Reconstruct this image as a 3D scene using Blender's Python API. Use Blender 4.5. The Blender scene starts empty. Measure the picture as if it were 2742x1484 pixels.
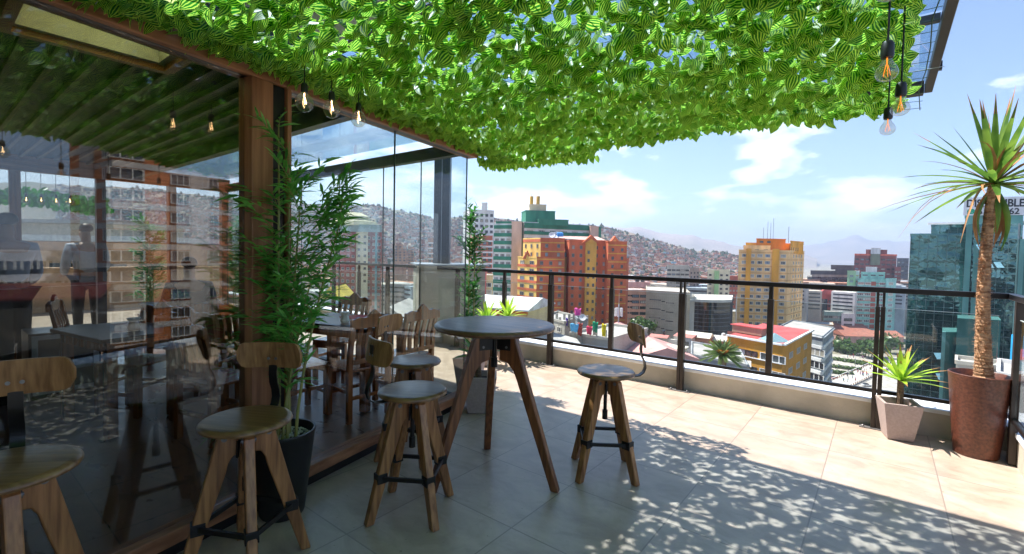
import bpy, math, random
import numpy as np
from mathutils import Vector, Matrix
random.seed(7)
D=bpy.data; S=bpy.context.scene; COL=S.collection
R_=math.radians
# ------------------------------------------------------------------ camera
F=1262.; CX=1371.; CY=721.2; H=1.45; IW=2742.; IH=1484.
YAW,PIT,ROL=R_(38.16),R_(2.01),R_(1.08)
fw=np.array([-math.sin(YAW)*math.cos(PIT),math.cos(YAW)*math.cos(PIT),-math.sin(PIT)])
r0=np.array([math.cos(YAW),math.sin(YAW),0.]); u0=np.cross(r0,fw)
CR=math.cos(ROL)*r0+math.sin(ROL)*u0; CU=-math.sin(ROL)*r0+math.cos(ROL)*u0
cam=D.cameras.new('camera'); co=D.objects.new('camera',cam); COL.objects.link(co); S.camera=co
cam.sensor_width=36; cam.sensor_fit='HORIZONTAL'; cam.lens=F/IW*36; cam.shift_y=-(IH/2-CY)/IW
cam.clip_start=.05; cam.clip_end=40000
M=Matrix(((CR[0],CU[0],-fw[0],0),(CR[1],CU[1],-fw[1],0),(CR[2],CU[2],-fw[2],H),(0,0,0,1)))
co.matrix_world=M
def ray(x,y): return fw+CR*(x-CX)/F-CU*(y-CY)/F
def P(x,y,d): return np.array([0,0,H])+ray(x,y)*d
def at(x,y,ax,val):
    r=ray(x,y); c=np.array([0,0,H]); return c+r*(val-c[ax])/r[ax]
# ------------------------------------------------------------------ world and sun
SUN=np.array([-.55,-.06,1.]); SUN/=np.linalg.norm(SUN)
el=math.asin(SUN[2]); az=math.atan2(SUN[0],SUN[1])
W=D.worlds.new('World'); S.world=W; W.use_nodes=True
n=W.node_tree.nodes; l=W.node_tree.links; n.clear()
out=n.new('ShaderNodeOutputWorld'); bg=n.new('ShaderNodeBackground'); bg.inputs[1].default_value=.107
sky=n.new('ShaderNodeTexSky'); sky.sky_type='NISHITA'; sky.sun_disc=False; sky.sun_elevation=el; sky.sun_rotation=az
sky.altitude=3600; sky.air_density=1.25; sky.dust_density=.5; sky.ozone_density=3.0
tc=n.new('ShaderNodeTexCoord'); mp=n.new('ShaderNodeMapping'); mp.inputs['Scale'].default_value=(1,1,2.9); mp.inputs['Location'].default_value=(1.35,.62,.2)
nz=n.new('ShaderNodeTexNoise'); nz.inputs['Scale'].default_value=5.6; nz.inputs['Detail'].default_value=8; nz.inputs['Roughness'].default_value=.55; nz.inputs['Distortion'].default_value=.15
l.new(tc.outputs['Generated'],mp.inputs[0]); l.new(mp.outputs[0],nz.inputs['Vector'])
sep=n.new('ShaderNodeSeparateXYZ'); l.new(tc.outputs['Generated'],sep.inputs[0])
def mth(op,a,b=None,cl=False,nn=None,ll=None):
    q=(nn if nn is not None else n).new('ShaderNodeMath'); q.operation=op; q.use_clamp=cl
    for i,v in enumerate((a,b)):
        if v is None: continue
        if isinstance(v,(int,float)): q.inputs[i].default_value=v
        else: (ll if ll is not None else l).new(v,q.inputs[i])
    return q.outputs[0]
# more cloud towards the horizon and towards the left (west)
thr=mth('ADD',mth('MULTIPLY',sep.outputs[2],.78),mth('MULTIPLY',sep.outputs[0],.13))
v=mth('SUBTRACT',nz.outputs[0],mth('ADD',thr,.415))
mask=mth('MULTIPLY',v,4.6,True)
soft=mth('POWER',mask,.8)
mix=n.new('ShaderNodeMixRGB'); l.new(soft,mix.inputs[0]); l.new(sky.outputs[0],mix.inputs[1]); mix.inputs[2].default_value=(9.8,10.0,10.9,1)
l.new(mix.outputs[0],bg.inputs[0]); l.new(bg.outputs[0],out.inputs[0])
sl=D.lights.new('sun','SUN'); sl.energy=4.8; sl.angle=R_(.5); sl.color=(1,.95,.88)
so=D.objects.new('sun',sl); COL.objects.link(so); so.rotation_euler=Vector(SUN).to_track_quat('Z','Y').to_euler()
S.view_settings.view_transform='Standard'; S.view_settings.look='None'; S.view_settings.exposure=1.27; S.view_settings.gamma=1
S.render.engine='CYCLES'
S.cycles.max_bounces=12; S.cycles.transparent_max_bounces=24; S.cycles.transmission_bounces=6; S.cycles.glossy_bounces=4; S.cycles.diffuse_bounces=4; S.cycles.volume_bounces=0
S.cycles.sample_clamp_indirect=6
# ------------------------------------------------------------------ materials
def new(name):
    m=D.materials.new(name); m.use_nodes=True; return m,m.node_tree.nodes,m.node_tree.links,m.node_tree.nodes['Principled BSDF']
def mat(name,col,rough=.6,var=.18,scale=4.,metal=0.,bump=0.,bscale=30.,stretch=(1,1,1),col2=None,spec=.5,coat=0.,emit=None,es=1.):
    m,nn,ll,b=new(name)
    t=nn.new('ShaderNodeTexCoord'); g=nn.new('ShaderNodeMapping'); g.inputs['Scale'].default_value=stretch; ll.new(t.outputs['Object'],g.inputs[0])
    z=nn.new('ShaderNodeTexNoise'); z.inputs['Scale'].default_value=scale; z.inputs['Detail'].default_value=6; ll.new(g.outputs[0],z.inputs['Vector'])
    cr=nn.new('ShaderNodeValToRGB'); ll.new(z.outputs[0],cr.inputs[0])
    c2=col2 or tuple(c*(1-var) for c in col); c1=tuple(min(1,c*(1+var*.6)) for c in col) if not col2 else col
    cr.color_ramp.elements[0].position=.35; cr.color_ramp.elements[1].position=.65
    cr.color_ramp.elements[0].color=(*c2,1); cr.color_ramp.elements[1].color=(*c1,1)
    ll.new(cr.outputs[0],b.inputs['Base Color'])
    b.inputs['Roughness'].default_value=rough; b.inputs['Metallic'].default_value=metal
    b.inputs['Specular IOR Level'].default_value=spec; b.inputs['Coat Weight'].default_value=coat; b.inputs['Coat Roughness'].default_value=.15
    if bump:
        z2=nn.new('ShaderNodeTexNoise'); z2.inputs['Scale'].default_value=bscale; z2.inputs['Detail'].default_value=4; ll.new(g.outputs[0],z2.inputs['Vector'])
        bp=nn.new('ShaderNodeBump'); bp.inputs['Strength'].default_value=bump; bp.inputs['Distance'].default_value=.01; ll.new(z2.outputs[0],bp.inputs['Height']); ll.new(bp.outputs[0],b.inputs['Normal'])
    if emit: b.inputs['Emission Color'].default_value=(*emit,1); b.inputs['Emission Strength'].default_value=es
    return m
def wood(name,c1,c2,rough=.35,coat=.3,axis=2,sc=1.):
    st=[22*sc]*3; st[axis]=1.6*sc
    m=mat(name,c1,rough,scale=2.2,stretch=tuple(st),col2=c2,coat=coat,bump=.12,bscale=6)
    return m
def leafmat(name,c1,c2,trans=.45,scale=8.,rough=.4):
    m,nn,ll,b=new(name)
    t=nn.new('ShaderNodeTexCoord'); z=nn.new('ShaderNodeTexNoise'); z.inputs['Scale'].default_value=scale; ll.new(t.outputs['Object'],z.inputs['Vector'])
    cr=nn.new('ShaderNodeValToRGB'); ll.new(z.outputs[0],cr.inputs[0]); cr.color_ramp.elements[0].position=.4; cr.color_ramp.elements[1].position=.6
    cr.color_ramp.elements[0].color=(*c2,1); cr.color_ramp.elements[1].color=(*c1,1)
    ll.new(cr.outputs[0],b.inputs['Base Color']); b.inputs['Roughness'].default_value=rough
    tr=nn.new('ShaderNodeBsdfTranslucent'); ll.new(cr.outputs[0],tr.inputs[0])
    mx=nn.new('ShaderNodeMixShader'); mx.inputs[0].default_value=trans; ll.new(b.outputs[0],mx.inputs[1]); ll.new(tr.outputs[0],mx.inputs[2])
    ll.new(mx.outputs[0],nn['Material Output'].inputs[0]); return m
def glass(name,tint=(.93,.97,.96),f0=.05,rough=0.,k=.9,bump=0.,bs=.3):
    m,nn,ll,b=new(name); nn.remove(b)
    tr=nn.new('ShaderNodeBsdfTransparent'); tr.inputs[0].default_value=(*tint,1)
    gl=nn.new('ShaderNodeBsdfGlossy'); gl.inputs['Roughness'].default_value=rough
    lw=nn.new('ShaderNodeLayerWeight'); lw.inputs[0].default_value=.5
    p=mth('POWER',lw.outputs['Facing'],5.,nn=nn,ll=ll); q=mth('ADD',mth('MULTIPLY',p,k,nn=nn,ll=ll),f0,True,nn,ll)
    mx=nn.new('ShaderNodeMixShader'); ll.new(q,mx.inputs[0]); ll.new(tr.outputs[0],mx.inputs[1]); ll.new(gl.outputs[0],mx.inputs[2])
    ll.new(mx.outputs[0],nn['Material Output'].inputs[0]); return m
def lum(name,col,st):
    m,nn,ll,b=new(name); b.inputs['Emission Color'].default_value=(*col,1); b.inputs['Emission Strength'].default_value=st; b.inputs['Base Color'].default_value=(*col,1); return m
# striped ivy leaf, striped along UV
def ivymat():
    m,nn,ll,b=new('striped_leaf')
    uv=nn.new('ShaderNodeUVMap'); sp=nn.new('ShaderNodeSeparateXYZ'); ll.new(uv.outputs[0],sp.inputs[0])
    a=mth('MULTIPLY',mth('SUBTRACT',sp.outputs[0],.5,nn=nn,ll=ll),2*math.pi*5.2,nn=nn,ll=ll)
    c=mth('COSINE',mth('ADD',a,math.pi,nn=nn,ll=ll),nn=nn,ll=ll)
    z=nn.new('ShaderNodeTexNoise'); z.inputs['Scale'].default_value=6; t=nn.new('ShaderNodeTexCoord'); ll.new(t.outputs['Object'],z.inputs['Vector'])
    z.inputs['Scale'].default_value=60
    c=mth('ADD',c,mth('MULTIPLY',mth('SUBTRACT',z.outputs[0],.5,nn=nn,ll=ll),1.2,nn=nn,ll=ll),nn=nn,ll=ll)
    cr=nn.new('ShaderNodeValToRGB'); ll.new(mth('MULTIPLY',mth('ADD',c,1.,nn=nn,ll=ll),.5,nn=nn,ll=ll),cr.inputs[0])
    e=cr.color_ramp.elements; e[0].position=.52; e[0].color=(.014,.125,.018,1); e[1].position=.74; e[1].color=(.74,1.0,.15,1)
    x=e.new(.2); x.color=(.035,.28,.03,1)
    zv=nn.new('ShaderNodeTexNoise'); zv.inputs['Scale'].default_value=13; zv.inputs['Detail'].default_value=1; ll.new(t.outputs['Object'],zv.inputs['Vector'])
    cv=nn.new('ShaderNodeValToRGB'); ll.new(zv.outputs[0],cv.inputs[0]); cv.color_ramp.elements[0].position=.3; cv.color_ramp.elements[1].position=.7; cv.color_ramp.elements[0].color=(.74,.84,.70,1); cv.color_ramp.elements[1].color=(1.0,1.0,.85,1)
    mv=nn.new('ShaderNodeMixRGB'); mv.blend_type='MULTIPLY'; mv.inputs[0].default_value=1; ll.new(cr.outputs[0],mv.inputs[1]); ll.new(cv.outputs[0],mv.inputs[2]); cr=mv
    ll.new(cr.outputs[0],b.inputs['Base Color']); b.inputs['Roughness'].default_value=.38
    tr=nn.new('ShaderNodeBsdfTranslucent'); ll.new(cr.outputs[0],tr.inputs[0])
    mx=nn.new('ShaderNodeMixShader'); mx.inputs[0].default_value=.66; ll.new(b.outputs[0],mx.inputs[1]); ll.new(tr.outputs[0],mx.inputs[2])
    ll.new(mx.outputs[0],nn['Material Output'].inputs[0]); return m
def tilemat(name,base,alt,grout,ox,oy,tx,ty,rough=.32,gw=.0075):
    m,nn,ll,b=new(name)
    t=nn.new('ShaderNodeTexCoord'); s=nn.new('ShaderNodeSeparateXYZ'); ll.new(t.outputs['Object'],s.inputs[0])
    def line(o,off,p):
        q=mth('DIVIDE',mth('SUBTRACT',o,off-50*p,nn=nn,ll=ll),p,nn=nn,ll=ll)
        fr=mth('FRACT',q,nn=nn,ll=ll); dd=mth('ABSOLUTE',mth('SUBTRACT',fr,.5,nn=nn,ll=ll),nn=nn,ll=ll)
        return mth('GREATER_THAN',dd,.5-gw/p/2,nn=nn,ll=ll),mth('FLOOR',q,nn=nn,ll=ll)
    gx,ix=line(s.outputs[0],ox,tx); gy,iy=line(s.outputs[1],oy,ty)
    g=mth('MAXIMUM',gx,gy,nn=nn,ll=ll)
    cb=nn.new('ShaderNodeCombineXYZ'); ll.new(mth('MULTIPLY',ix,7.13,nn=nn,ll=ll),cb.inputs[0]); ll.new(mth('MULTIPLY',iy,3.7,nn=nn,ll=ll),cb.inputs[1])
    va=nn.new('ShaderNodeVectorMath'); va.operation='ADD'; ll.new(t.outputs['Object'],va.inputs[0]); ll.new(cb.outputs[0],va.inputs[1])
    mpp=nn.new('ShaderNodeMapping'); mpp.inputs['Scale'].default_value=(1.3,2.3,1); ll.new(va.outputs[0],mpp.inputs[0])
    z=nn.new('ShaderNodeTexNoise'); z.inputs['Scale'].default_value=2.6; z.inputs['Detail'].default_value=9; z.inputs['Roughness'].default_value=.62; z.inputs['Distortion'].default_value=.5; ll.new(mpp.outputs[0],z.inputs['Vector'])
    cr=nn.new('ShaderNodeValToRGB'); ll.new(z.outputs[0],cr.inputs[0]); cr.color_ramp.elements[0].position=.36; cr.color_ramp.elements[1].position=.66
    cr.color_ramp.elements[0].color=(*alt,1); cr.color_ramp.elements[1].color=(*base,1)
    # dirt specks and dusty patches
    z3=nn.new('ShaderNodeTexNoise'); z3.inputs['Scale'].default_value=1.3; z3.inputs['Detail'].default_value=5; ll.new(t.outputs['Object'],z3.inputs['Vector'])
    dm=nn.new('ShaderNodeMixRGB'); dm.blend_type='MULTIPLY'; ll.new(mth('MULTIPLY',z3.outputs[0],.5,nn=nn,ll=ll),dm.inputs[0]); ll.new(cr.outputs[0],dm.inputs[1]); dm.inputs[2].default_value=(.72,.70,.68,1)
    z4=nn.new('ShaderNodeTexNoise'); z4.inputs['Scale'].default_value=38; z4.inputs['Detail'].default_value=2; ll.new(t.outputs['Object'],z4.inputs['Vector'])
    z5=nn.new('ShaderNodeTexNoise'); z5.inputs['Scale'].default_value=7; z5.inputs['Detail'].default_value=7; z5.inputs['Distortion'].default_value=1.5; ll.new(t.outputs['Object'],z5.inputs['Vector'])
    sp_=mth('MULTIPLY',mth('SUBTRACT',z4.outputs[0],.70,nn=nn,ll=ll),14.,True,nn,ll); st_=mth('MULTIPLY',mth('SUBTRACT',z5.outputs[0],.56,nn=nn,ll=ll),2.2,True,nn,ll)
    d2=nn.new('ShaderNodeMixRGB'); ll.new(mth('MAXIMUM',sp_,st_,nn=nn,ll=ll),d2.inputs[0]); ll.new(dm.outputs[0],d2.inputs[1]); d2.inputs[2].default_value=(base[0]*.52,base[1]*.5,base[2]*.48,1); dm=d2
    mx=nn.new('ShaderNodeMixRGB'); ll.new(g,mx.inputs[0]); ll.new(dm.outputs[0],mx.inputs[1]); mx.inputs[2].default_value=(*grout,1)
    ll.new(mx.outputs[0],b.inputs['Base Color'])
    rr=mth('ADD',mth('MULTIPLY',z.outputs[0],.25,nn=nn,ll=ll),rough-.1,nn=nn,ll=ll); ll.new(rr,b.inputs['Roughness'])
    bp=nn.new('ShaderNodeBump'); bp.inputs['Strength'].default_value=.35; bp.inputs['Distance'].default_value=.003; ll.new(mth('SUBTRACT',z.outputs[0],mth('MULTIPLY',g,1.5,nn=nn,ll=ll),nn=nn,ll=ll),bp.inputs['Height']); ll.new(bp.outputs[0],b.inputs['Normal'])
    return m
K={}
K['tile']=tilemat('terrace_tile',(.58,.465,.37),(.42,.325,.25),(.29,.23,.185),-1.49,2.517,.611,.585)
K['intile']=tilemat('interior_tile',(.27,.135,.08),(.14,.07,.042),(.03,.02,.015),-3.0,1.2,.60,.60,.28)
K['plaster']=mat('parapet_plaster',(.52,.47,.38),.8,.22,2.5,bump=.3,bscale=40)
K['cap']=mat('white_cap',(.80,.82,.84),.5,.12,5.,bump=.1)
K['black']=mat('black_steel',(.018,.016,.016),.38,.25,12.,metal=.3)
K['dsteel']=mat('dark_brown_steel',(.045,.035,.030),.42,.3,9.,metal=.4)
K['gsteel']=mat('grey_steel',(.07,.08,.10),.4,.2,3.,metal=.4)
K['plate']=mat('base_plate_steel',(.25,.24,.24),.5,.3,20.,metal=.6)
K['stoolwood']=wood('stool_leg_wood',(.44,.20,.07),(.19,.075,.024),.38,.25,2)
K['seatwood']=wood('seat_wood',(.30,.16,.065),(.14,.065,.024),.32,.15,0,.7)
K['backwood']=wood('backrest_wood',(.42,.215,.085),(.22,.10,.035),.45,.1,2,1.1)
K['tabletop']=wood('table_top_wood',(.21,.10,.05),(.09,.042,.022),.36,.1,0,.6)
K['tableleg']=wood('table_leg_wood',(.27,.095,.030),(.12,.038,.012),.34,.3,2)
K['beam']=wood('beam_wood',(.46,.20,.10),(.24,.095,.042),.5,.1,1,.5)
K['postwood']=wood('post_wood',(.44,.19,.09),(.22,.085,.038),.5,.1,2,.5)
K['chairwood']=wood('chair_wood',(.42,.125,.032),(.17,.048,.014),.22,.6,2,.6)
K['rafter']=mat('rafter_wood',(.11,.075,.045),.6,.25,6.)
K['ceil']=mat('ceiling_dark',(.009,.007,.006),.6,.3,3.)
K['glass']=glass('clear_glass',(.95,.975,.965),.045)
K['wallglass']=glass('wall_glass',(.72,.75,.74),.10,k=.85)
K['wallglass2']=glass('wall_glass_clear',(.93,.96,.955),.04,k=.85)
K['bulbglass']=glass('bulb_glass',(.93,.91,.85),.16)
K['roofglass']=glass('roof_glass',(.80,.90,.97),.06)
K['edge']=mat('glass_edge',(.06,.09,.08),.3)
K['amber']=lum('filament_amber',(1,.28,.02),.7)
K['lit']=lum('filament_lit',(1,.62,.30),9.)
K['ivy']=ivymat()
K['vine']=mat('vine_wire',(.02,.06,.03),.6)
K['net']=mat('net_wire',(.55,.6,.6),.4)
K['bam']=leafmat('bamboo_leaf',(.26,.62,.13),(.09,.36,.06),.5,14.)
K['bam2']=leafmat('bamboo_leaf_sunlit',(.07,.30,.05),(.03,.16,.03),.4,14.)
K['cane']=mat('bamboo_cane',(.42,.33,.11),.45,.3,6.,col2=(.18,.22,.05))
K['yuc']=leafmat('yucca_leaf',(.50,.70,.06),(.27,.50,.05),.4,7.)
K['yucd']=leafmat('dracaena_leaf',(.22,.36,.05),(.09,.20,.03),.5,6.)
K['dry']=mat('dry_leaf',(.42,.20,.07),.7,.3,9.)
K['bark']=mat('fibrous_bark',(.56,.33,.18),.85,scale=14.,bump=.7,bscale=30,stretch=(1,1,5),col2=(.26,.13,.065))
K['barkd']=mat('dark_bark',(.16,.10,.06),.85,.4,30.,bump=.6,bscale=40,stretch=(1,1,4))
K['soil']=mat('soil',(.06,.04,.03),.95,.3,30.,bump=.8,bscale=60)
K['rust']=mat('brown_pot',(.115,.036,.020),.42,.35,55.,bump=.12,bscale=200)
K['greypot']=mat('grey_stone_pot',(.40,.31,.28),.8,.1,60.,bump=.12,bscale=220)
K['blackpot']=mat('black_pot',(.012,.012,.013),.45,.2,5.)
K['peb']=mat('pebbles',(.62,.60,.52),.7,.3,40.)
K['chrome']=mat('bolt_metal',(.55,.52,.48),.25,.1,5.,metal=1.)
# ------------------------------------------------------------------ mesh builder
class MB:
    def __init__(s): s.v=[]; s.f=[]; s.m=[]; s.uv={}
    def add(s,vs,fs,mi=0):
        b=len(s.v); s.v+= [tuple(float(c) for c in v) for v in vs]; s.f+=[tuple(b+i for i in f) for f in fs]; s.m+=[mi]*len(fs); return b
    def hexa(s,p,mi=0):   # p: 4 bottom ccw, 4 top ccw
        s.add(p,[(3,2,1,0),(4,5,6,7),(0,1,5,4),(1,2,6,5),(2,3,7,6),(3,0,4,7)],mi)
    def box(s,x0,x1,y0,y1,z0,z1,mi=0):
        s.hexa([(x0,y0,z0),(x1,y0,z0),(x1,y1,z0),(x0,y1,z0),(x0,y0,z1),(x1,y0,z1),(x1,y1,z1),(x0,y1,z1)],mi)
    def obox(s,c,ax,ay,az_,hx,hy,hz,mi=0):
        c=np.array(c,float); a=np.array(ax,float)*hx; b=np.array(ay,float)*hy; e=np.array(az_,float)*hz
        s.hexa([c-a-b-e,c+a-b-e,c+a+b-e,c-a+b-e,c-a-b+e,c+a-b+e,c+a+b+e,c-a+b+e],mi)
    def bar(s,a,b,w,h,mi=0,up=(0,0,1)):
        a=np.array(a,float); b=np.array(b,float); d=b-a; L=np.linalg.norm(d); d/=L; u=np.array(up,float)
        if abs(d@u)>.95: u=np.array([1.,0,0])
        x=np.cross(d,u); x/=np.linalg.norm(x); u=np.cross(x,d)
        s.obox((a+b)/2,d,x,u,L/2,w/2,h/2,mi)
    def prism(s,poly,dirv,t,mi=0,org=(0,0,0),ex=(1,0,0),ez=(0,0,1)):
        o=np.array(org,float); ex=np.array(ex,float); ez=np.array(ez,float); d=np.array(dirv,float)*t/2
        n_=len(poly); vs=[o+ex*p[0]+ez*p[1]-d for p in poly]+[o+ex*p[0]+ez*p[1]+d for p in poly]
        fs=[tuple(range(n_)),tuple(range(2*n_-1,n_-1,-1))]+[(i,i+n_,(i+1)%n_+n_,(i+1)%n_) for i in range(n_)]
        s.add(vs,fs,mi)
    def lathe(s,prof,n_=24,c=(0,0,0),mi=0,cap=True):
        vs=[];fs=[]
        for r,z in prof:
            for k in range(n_):
                a=2*math.pi*k/n_; vs.append((c[0]+r*math.cos(a),c[1]+r*math.sin(a),c[2]+z))
        for j in range(len(prof)-1):
            for k in range(n_): fs.append((j*n_+k,j*n_+(k+1)%n_,(j+1)*n_+(k+1)%n_,(j+1)*n_+k))
        if cap:
            fs.append(tuple(range(n_-1,-1,-1))); fs.append(tuple((len(prof)-1)*n_+k for k in range(n_)))
        s.add(vs,fs,mi)
    def tube(s,pts,rad,n_=8,mi=0,flat=1.,up=(0,0,1)):
        pts=[np.array(p,float) for p in pts]; rad=rad if isinstance(rad,(list,tuple)) else [rad]*len(pts)
        vs=[];fs=[]; px=None
        for i,p in enumerate(pts):
            d=pts[min(i+1,len(pts)-1)]-pts[max(i-1,0)]; d=d/(np.linalg.norm(d)+1e-9)
            if px is None:
                u=np.array(up,float)
                if abs(d@u)>.9: u=np.array([1.,0,0])
                px=np.cross(u,d)
            x=px-d*(px@d); x/=np.linalg.norm(x)+1e-9; px=x; y=np.cross(d,x)
            for k in range(n_):
                a=2*math.pi*k/n_; vs.append(p+x*rad[i]*math.cos(a)+y*rad[i]*flat*math.sin(a))
        for j in range(len(pts)-1):
            for k in range(n_): fs.append((j*n_+k,j*n_+(k+1)%n_,(j+1)*n_+(k+1)%n_,(j+1)*n_+k))
        fs.append(tuple(range(n_-1,-1,-1))); fs.append(tuple((len(pts)-1)*n_+k for k in range(n_)))
        s.add(vs,fs,mi)
    def strip(s,pts,widths,side,mi=0,fold=0.):
        # leaf blade: centre line pts with half widths along side vectors, folded along the midrib
        vs=[];fs=[]
        for i,p in enumerate(pts):
            p=np.array(p,float); sd=np.array(side[i] if isinstance(side,list) else side,float)
            d=np.array(pts[min(i+1,len(pts)-1)],float)-np.array(pts[max(i-1,0)],float); d/=np.linalg.norm(d)+1e-9
            nn_=np.cross(sd,d); w=widths[i]
            vs+=[p-sd*w+nn_*fold*w,p,p+sd*w+nn_*fold*w]
        for i in range(len(pts)-1):
            a=3*i; fs+=[(a,a+1,a+4,a+3),(a+1,a+2,a+5,a+4)]
        s.add(vs,fs,mi)
    def build(s,name,mats,parent=None,smooth=False,bevel=0.,kind=None,loc=None):
        me=D.meshes.new(name); me.from_pydata(s.v,[],s.f); me.validate(verbose=False)
        for m in (mats if isinstance(mats,(list,tuple)) else [mats]): me.materials.append(m)
        if len(me.polygons)==len(s.m): me.polygons.foreach_set('material_index',s.m)
        if smooth:
            me.polygons.foreach_set('use_smooth',[True]*len(me.polygons))
            if smooth!='all':
                me.set_sharp_from_angle(angle=R_(40))
        me.update(); o=D.objects.new(name,me); COL.objects.link(o)
        if parent: o.parent=parent
        if loc is not None: o.location=loc
        if bevel:
            bv=o.modifiers.new('bevel','BEVEL'); bv.width=bevel; bv.segments=2; bv.limit_method='ANGLE'; bv.angle_limit=R_(40)
        if kind: o['kind']=kind
        return o
def tag(o,label,cat,group=None,kind=None):
    o['label']=label; o['category']=cat
    if group: o['group']=group
    if kind: o['kind']=kind
    return o
def thing(name,label,cat,loc=(0,0,0),rz=0.,group=None):
    o=D.objects.new(name,None); COL.objects.link(o); o.location=loc; o.rotation_euler=(0,0,rz); o.empty_display_size=.1
    return tag(o,label,cat,group)
def copytree(o,parent=None):
    c=o.copy(); COL.objects.link(c); c.parent=parent
    for ch in o.children: copytree(ch,c)
    return c
WA=R_(11.6); wd=np.array([-math.sin(WA),math.cos(WA),0]); wn=np.array([math.cos(WA),math.sin(WA),0]); W0=np.array([-2.93,2.48,0])
def wl(s_,z,off=0.):  # point on glass wall: s along, off outward
    q=W0+wd*s_+wn*off; return np.array([q[0],q[1],z])
UP=np.array([0,0,1.])
# ================================================================== TERRACE
m=MB(); m.box(-14,.80,-5,5.17,-.3,-.002); m.build('terrace_floor',K['tile'],kind='structure')
# interior floor laid 4 mm above, left of the glass wall
m=MB(); a=wl(.80,0,-.06); b=wl(-7,0,-.06)
for z,fl in ((.004,False),): m.add([(a[0],3.2,z),(-8.5,3.2,z),(-8.5,b[1],z),(b[0],b[1],z)],[(0,1,2,3)])
m.build('interior_floor',K['intile'],kind='structure')
# hotel building below the terrace
m=MB(); m.box(-14.2,1.0,-9,5.45,-65,-.31); tag(m.build('building_base',mat('base_wall',(.45,.42,.36),.8)),'plain lower storeys of the building that carries the terrace','building')
t=thing('parapet_wall','low beige plaster kerb wall with a white metal cap along the terrace railing','wall',(0,0,0))
m=MB(); m.box(-14,.80,5.17,5.42,-.298,.20); m.box(.80,1.02,-5,5.42,-.298,.20); m.build('wall',K['plaster'],t)
m=MB(); m.box(-14.02,.782,5.145,5.50,.202,.238); m.box(.784,1.10,-5,5.50,.203,.2385); m.build('cap',K['cap'],t,bevel=.006)
# railing
t=thing('terrace_railing','black steel railing with glass panels along the terrace edge','railing')
YR=5.10
m=MB(); m.bar((-13.9,YR,1.192),(.80,YR,1.192),.05,.044); m.build('top_rail',K['black'],t,bevel=.004)
m=MB(); m.bar((.776,YR-.03,1.192),(.776,-4.5,1.192),.05,.044); m.build('top_rail',K['black'],t,bevel=.004)
m=MB(); m.bar((-13.9,YR,.322),(.75,YR,.322),.035,.030); m.build('bottom_rail',K['black'],t,bevel=.003)
m=MB(); m.bar((.776,YR-.03,.322),(.776,-4.5,.322),.035,.030); m.build('bottom_rail',K['black'],t,bevel=.003)
for x in (-3.357,-1.671,.0,-5.05,-6.75,-8.45,-10.2):
    m=MB()
    m.box(x-.030,x-.012,YR-.02,YR+.02,1.0,1.17); m.box(x+.012,x+.030,YR-.02,YR+.02,1.0,1.17)
    m.box(x-.034,x-.002,YR-.028,YR+.028,.006,1.05); m.box(x+.002,x+.034,YR-.028,YR+.028,.006,1.05)
    po=m.build('post',K['dsteel'],t,bevel=.003)
    m=MB(); m.box(x-.11,x+.11,YR-.05,YR+.045,0.0,.006); 
    for sx in (-.085,.085): m.lathe([(.009,0),(.009,.012),(.004,.016)],8,(x+sx,YR-.03,.006))
    m.build('base_plate',K['plate'],po)
for x in (-4.133,-2.499,-.831,-5.9,-7.6):
    m=MB(); m.box(x-.018,x+.018,YR-.018,YR+.018,.337,1.17); m.box(x-.026,x+.026,YR-.024,YR+.024,.337,1.05); m.build('post',K['dsteel'],t,bevel=.003)
for y in (4.85,3.2,1.5,-.2,-2):
    m=MB(); m.box(.755,.797,y-.03,y+.03,.006,1.17); m.build('post',K['dsteel'],t,bevel=.003)
xs=[-13.8,-10.2,-8.45,-7.6,-6.75,-5.9,-5.05,-4.133,-3.357,-2.499,-1.671,-.831,.0,.74]
for a,b in zip(xs,xs[1:]):
    m=MB(); m.box(a+.03,b-.03,YR-.005,YR+.005,.34,1.04); m.build('glass_panel',[K['glass']],t)
    m=MB(); m.box(a+.03,b-.03,YR-.005,YR+.005,1.0405,1.0435); m.build('glass_edge',mat('edge_light',(.55,.62,.6),.3),t)
ys=[4.82,3.23,1.53,-.17,-1.97]
for a,b in zip(ys,ys[1:]):
    m=MB(); m.box(.771,.781,b+.03,a-.03,.34,1.04); m.build('glass_panel',[K['glass']],t)
    m=MB(); m.box(.771,.781,b+.03,a-.03,1.0405,1.0435); m.build('glass_edge',mat('edge_light',(.6,.66,.64),.3),t)
# ================================================================== GLASS ROOM
room=thing('glass_pavilion','glazed restaurant room with wooden beams and posts beside the terrace','glass room')
# sill + black base
m=MB(); a,b=wl(.74,0,-.02),wl(-7,0,-.02)
m.bar(a+UP*.035,b+UP*.035,.05,.07); m.build('base_strip',K['black'],room)
m=MB(); a,b=wl(.76,.106,0),wl(-7,.106,0); m.bar(a,b,.10,.07); m.build('sill',K['beam'],room,bevel=.006)
m=MB(); a,b=wl(.86,2.398,-.01),wl(-7,2.398,-.01); m.bar(a,b,.12,.115); m.build('top_beam',K['beam'],room,bevel=.006)
m=MB(); a,b=wl(.80,2.35,-.01),wl(-7,2.35,-.01); m.bar(a,b,.05,.02); m.build('track',K['black'],room)
# wooden posts & black steel post
for s0,s1,w in ((-1.425,-1.30,'postwood'),(-1.212,-1.185,'postwood')):
    m=MB(); c=wl((s0+s1)/2,1.24,0); m.obox(c,wd,wn,UP,(s1-s0)/2,.055,1.10); m.build('wooden_post',K[w],room,bevel=.005)
m=MB(); m.obox(wl(-1.256,1.17,-.01),wd,wn,UP,.04,.045,1.17); m.build('steel_post',K['black'],room,bevel=.003)
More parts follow.
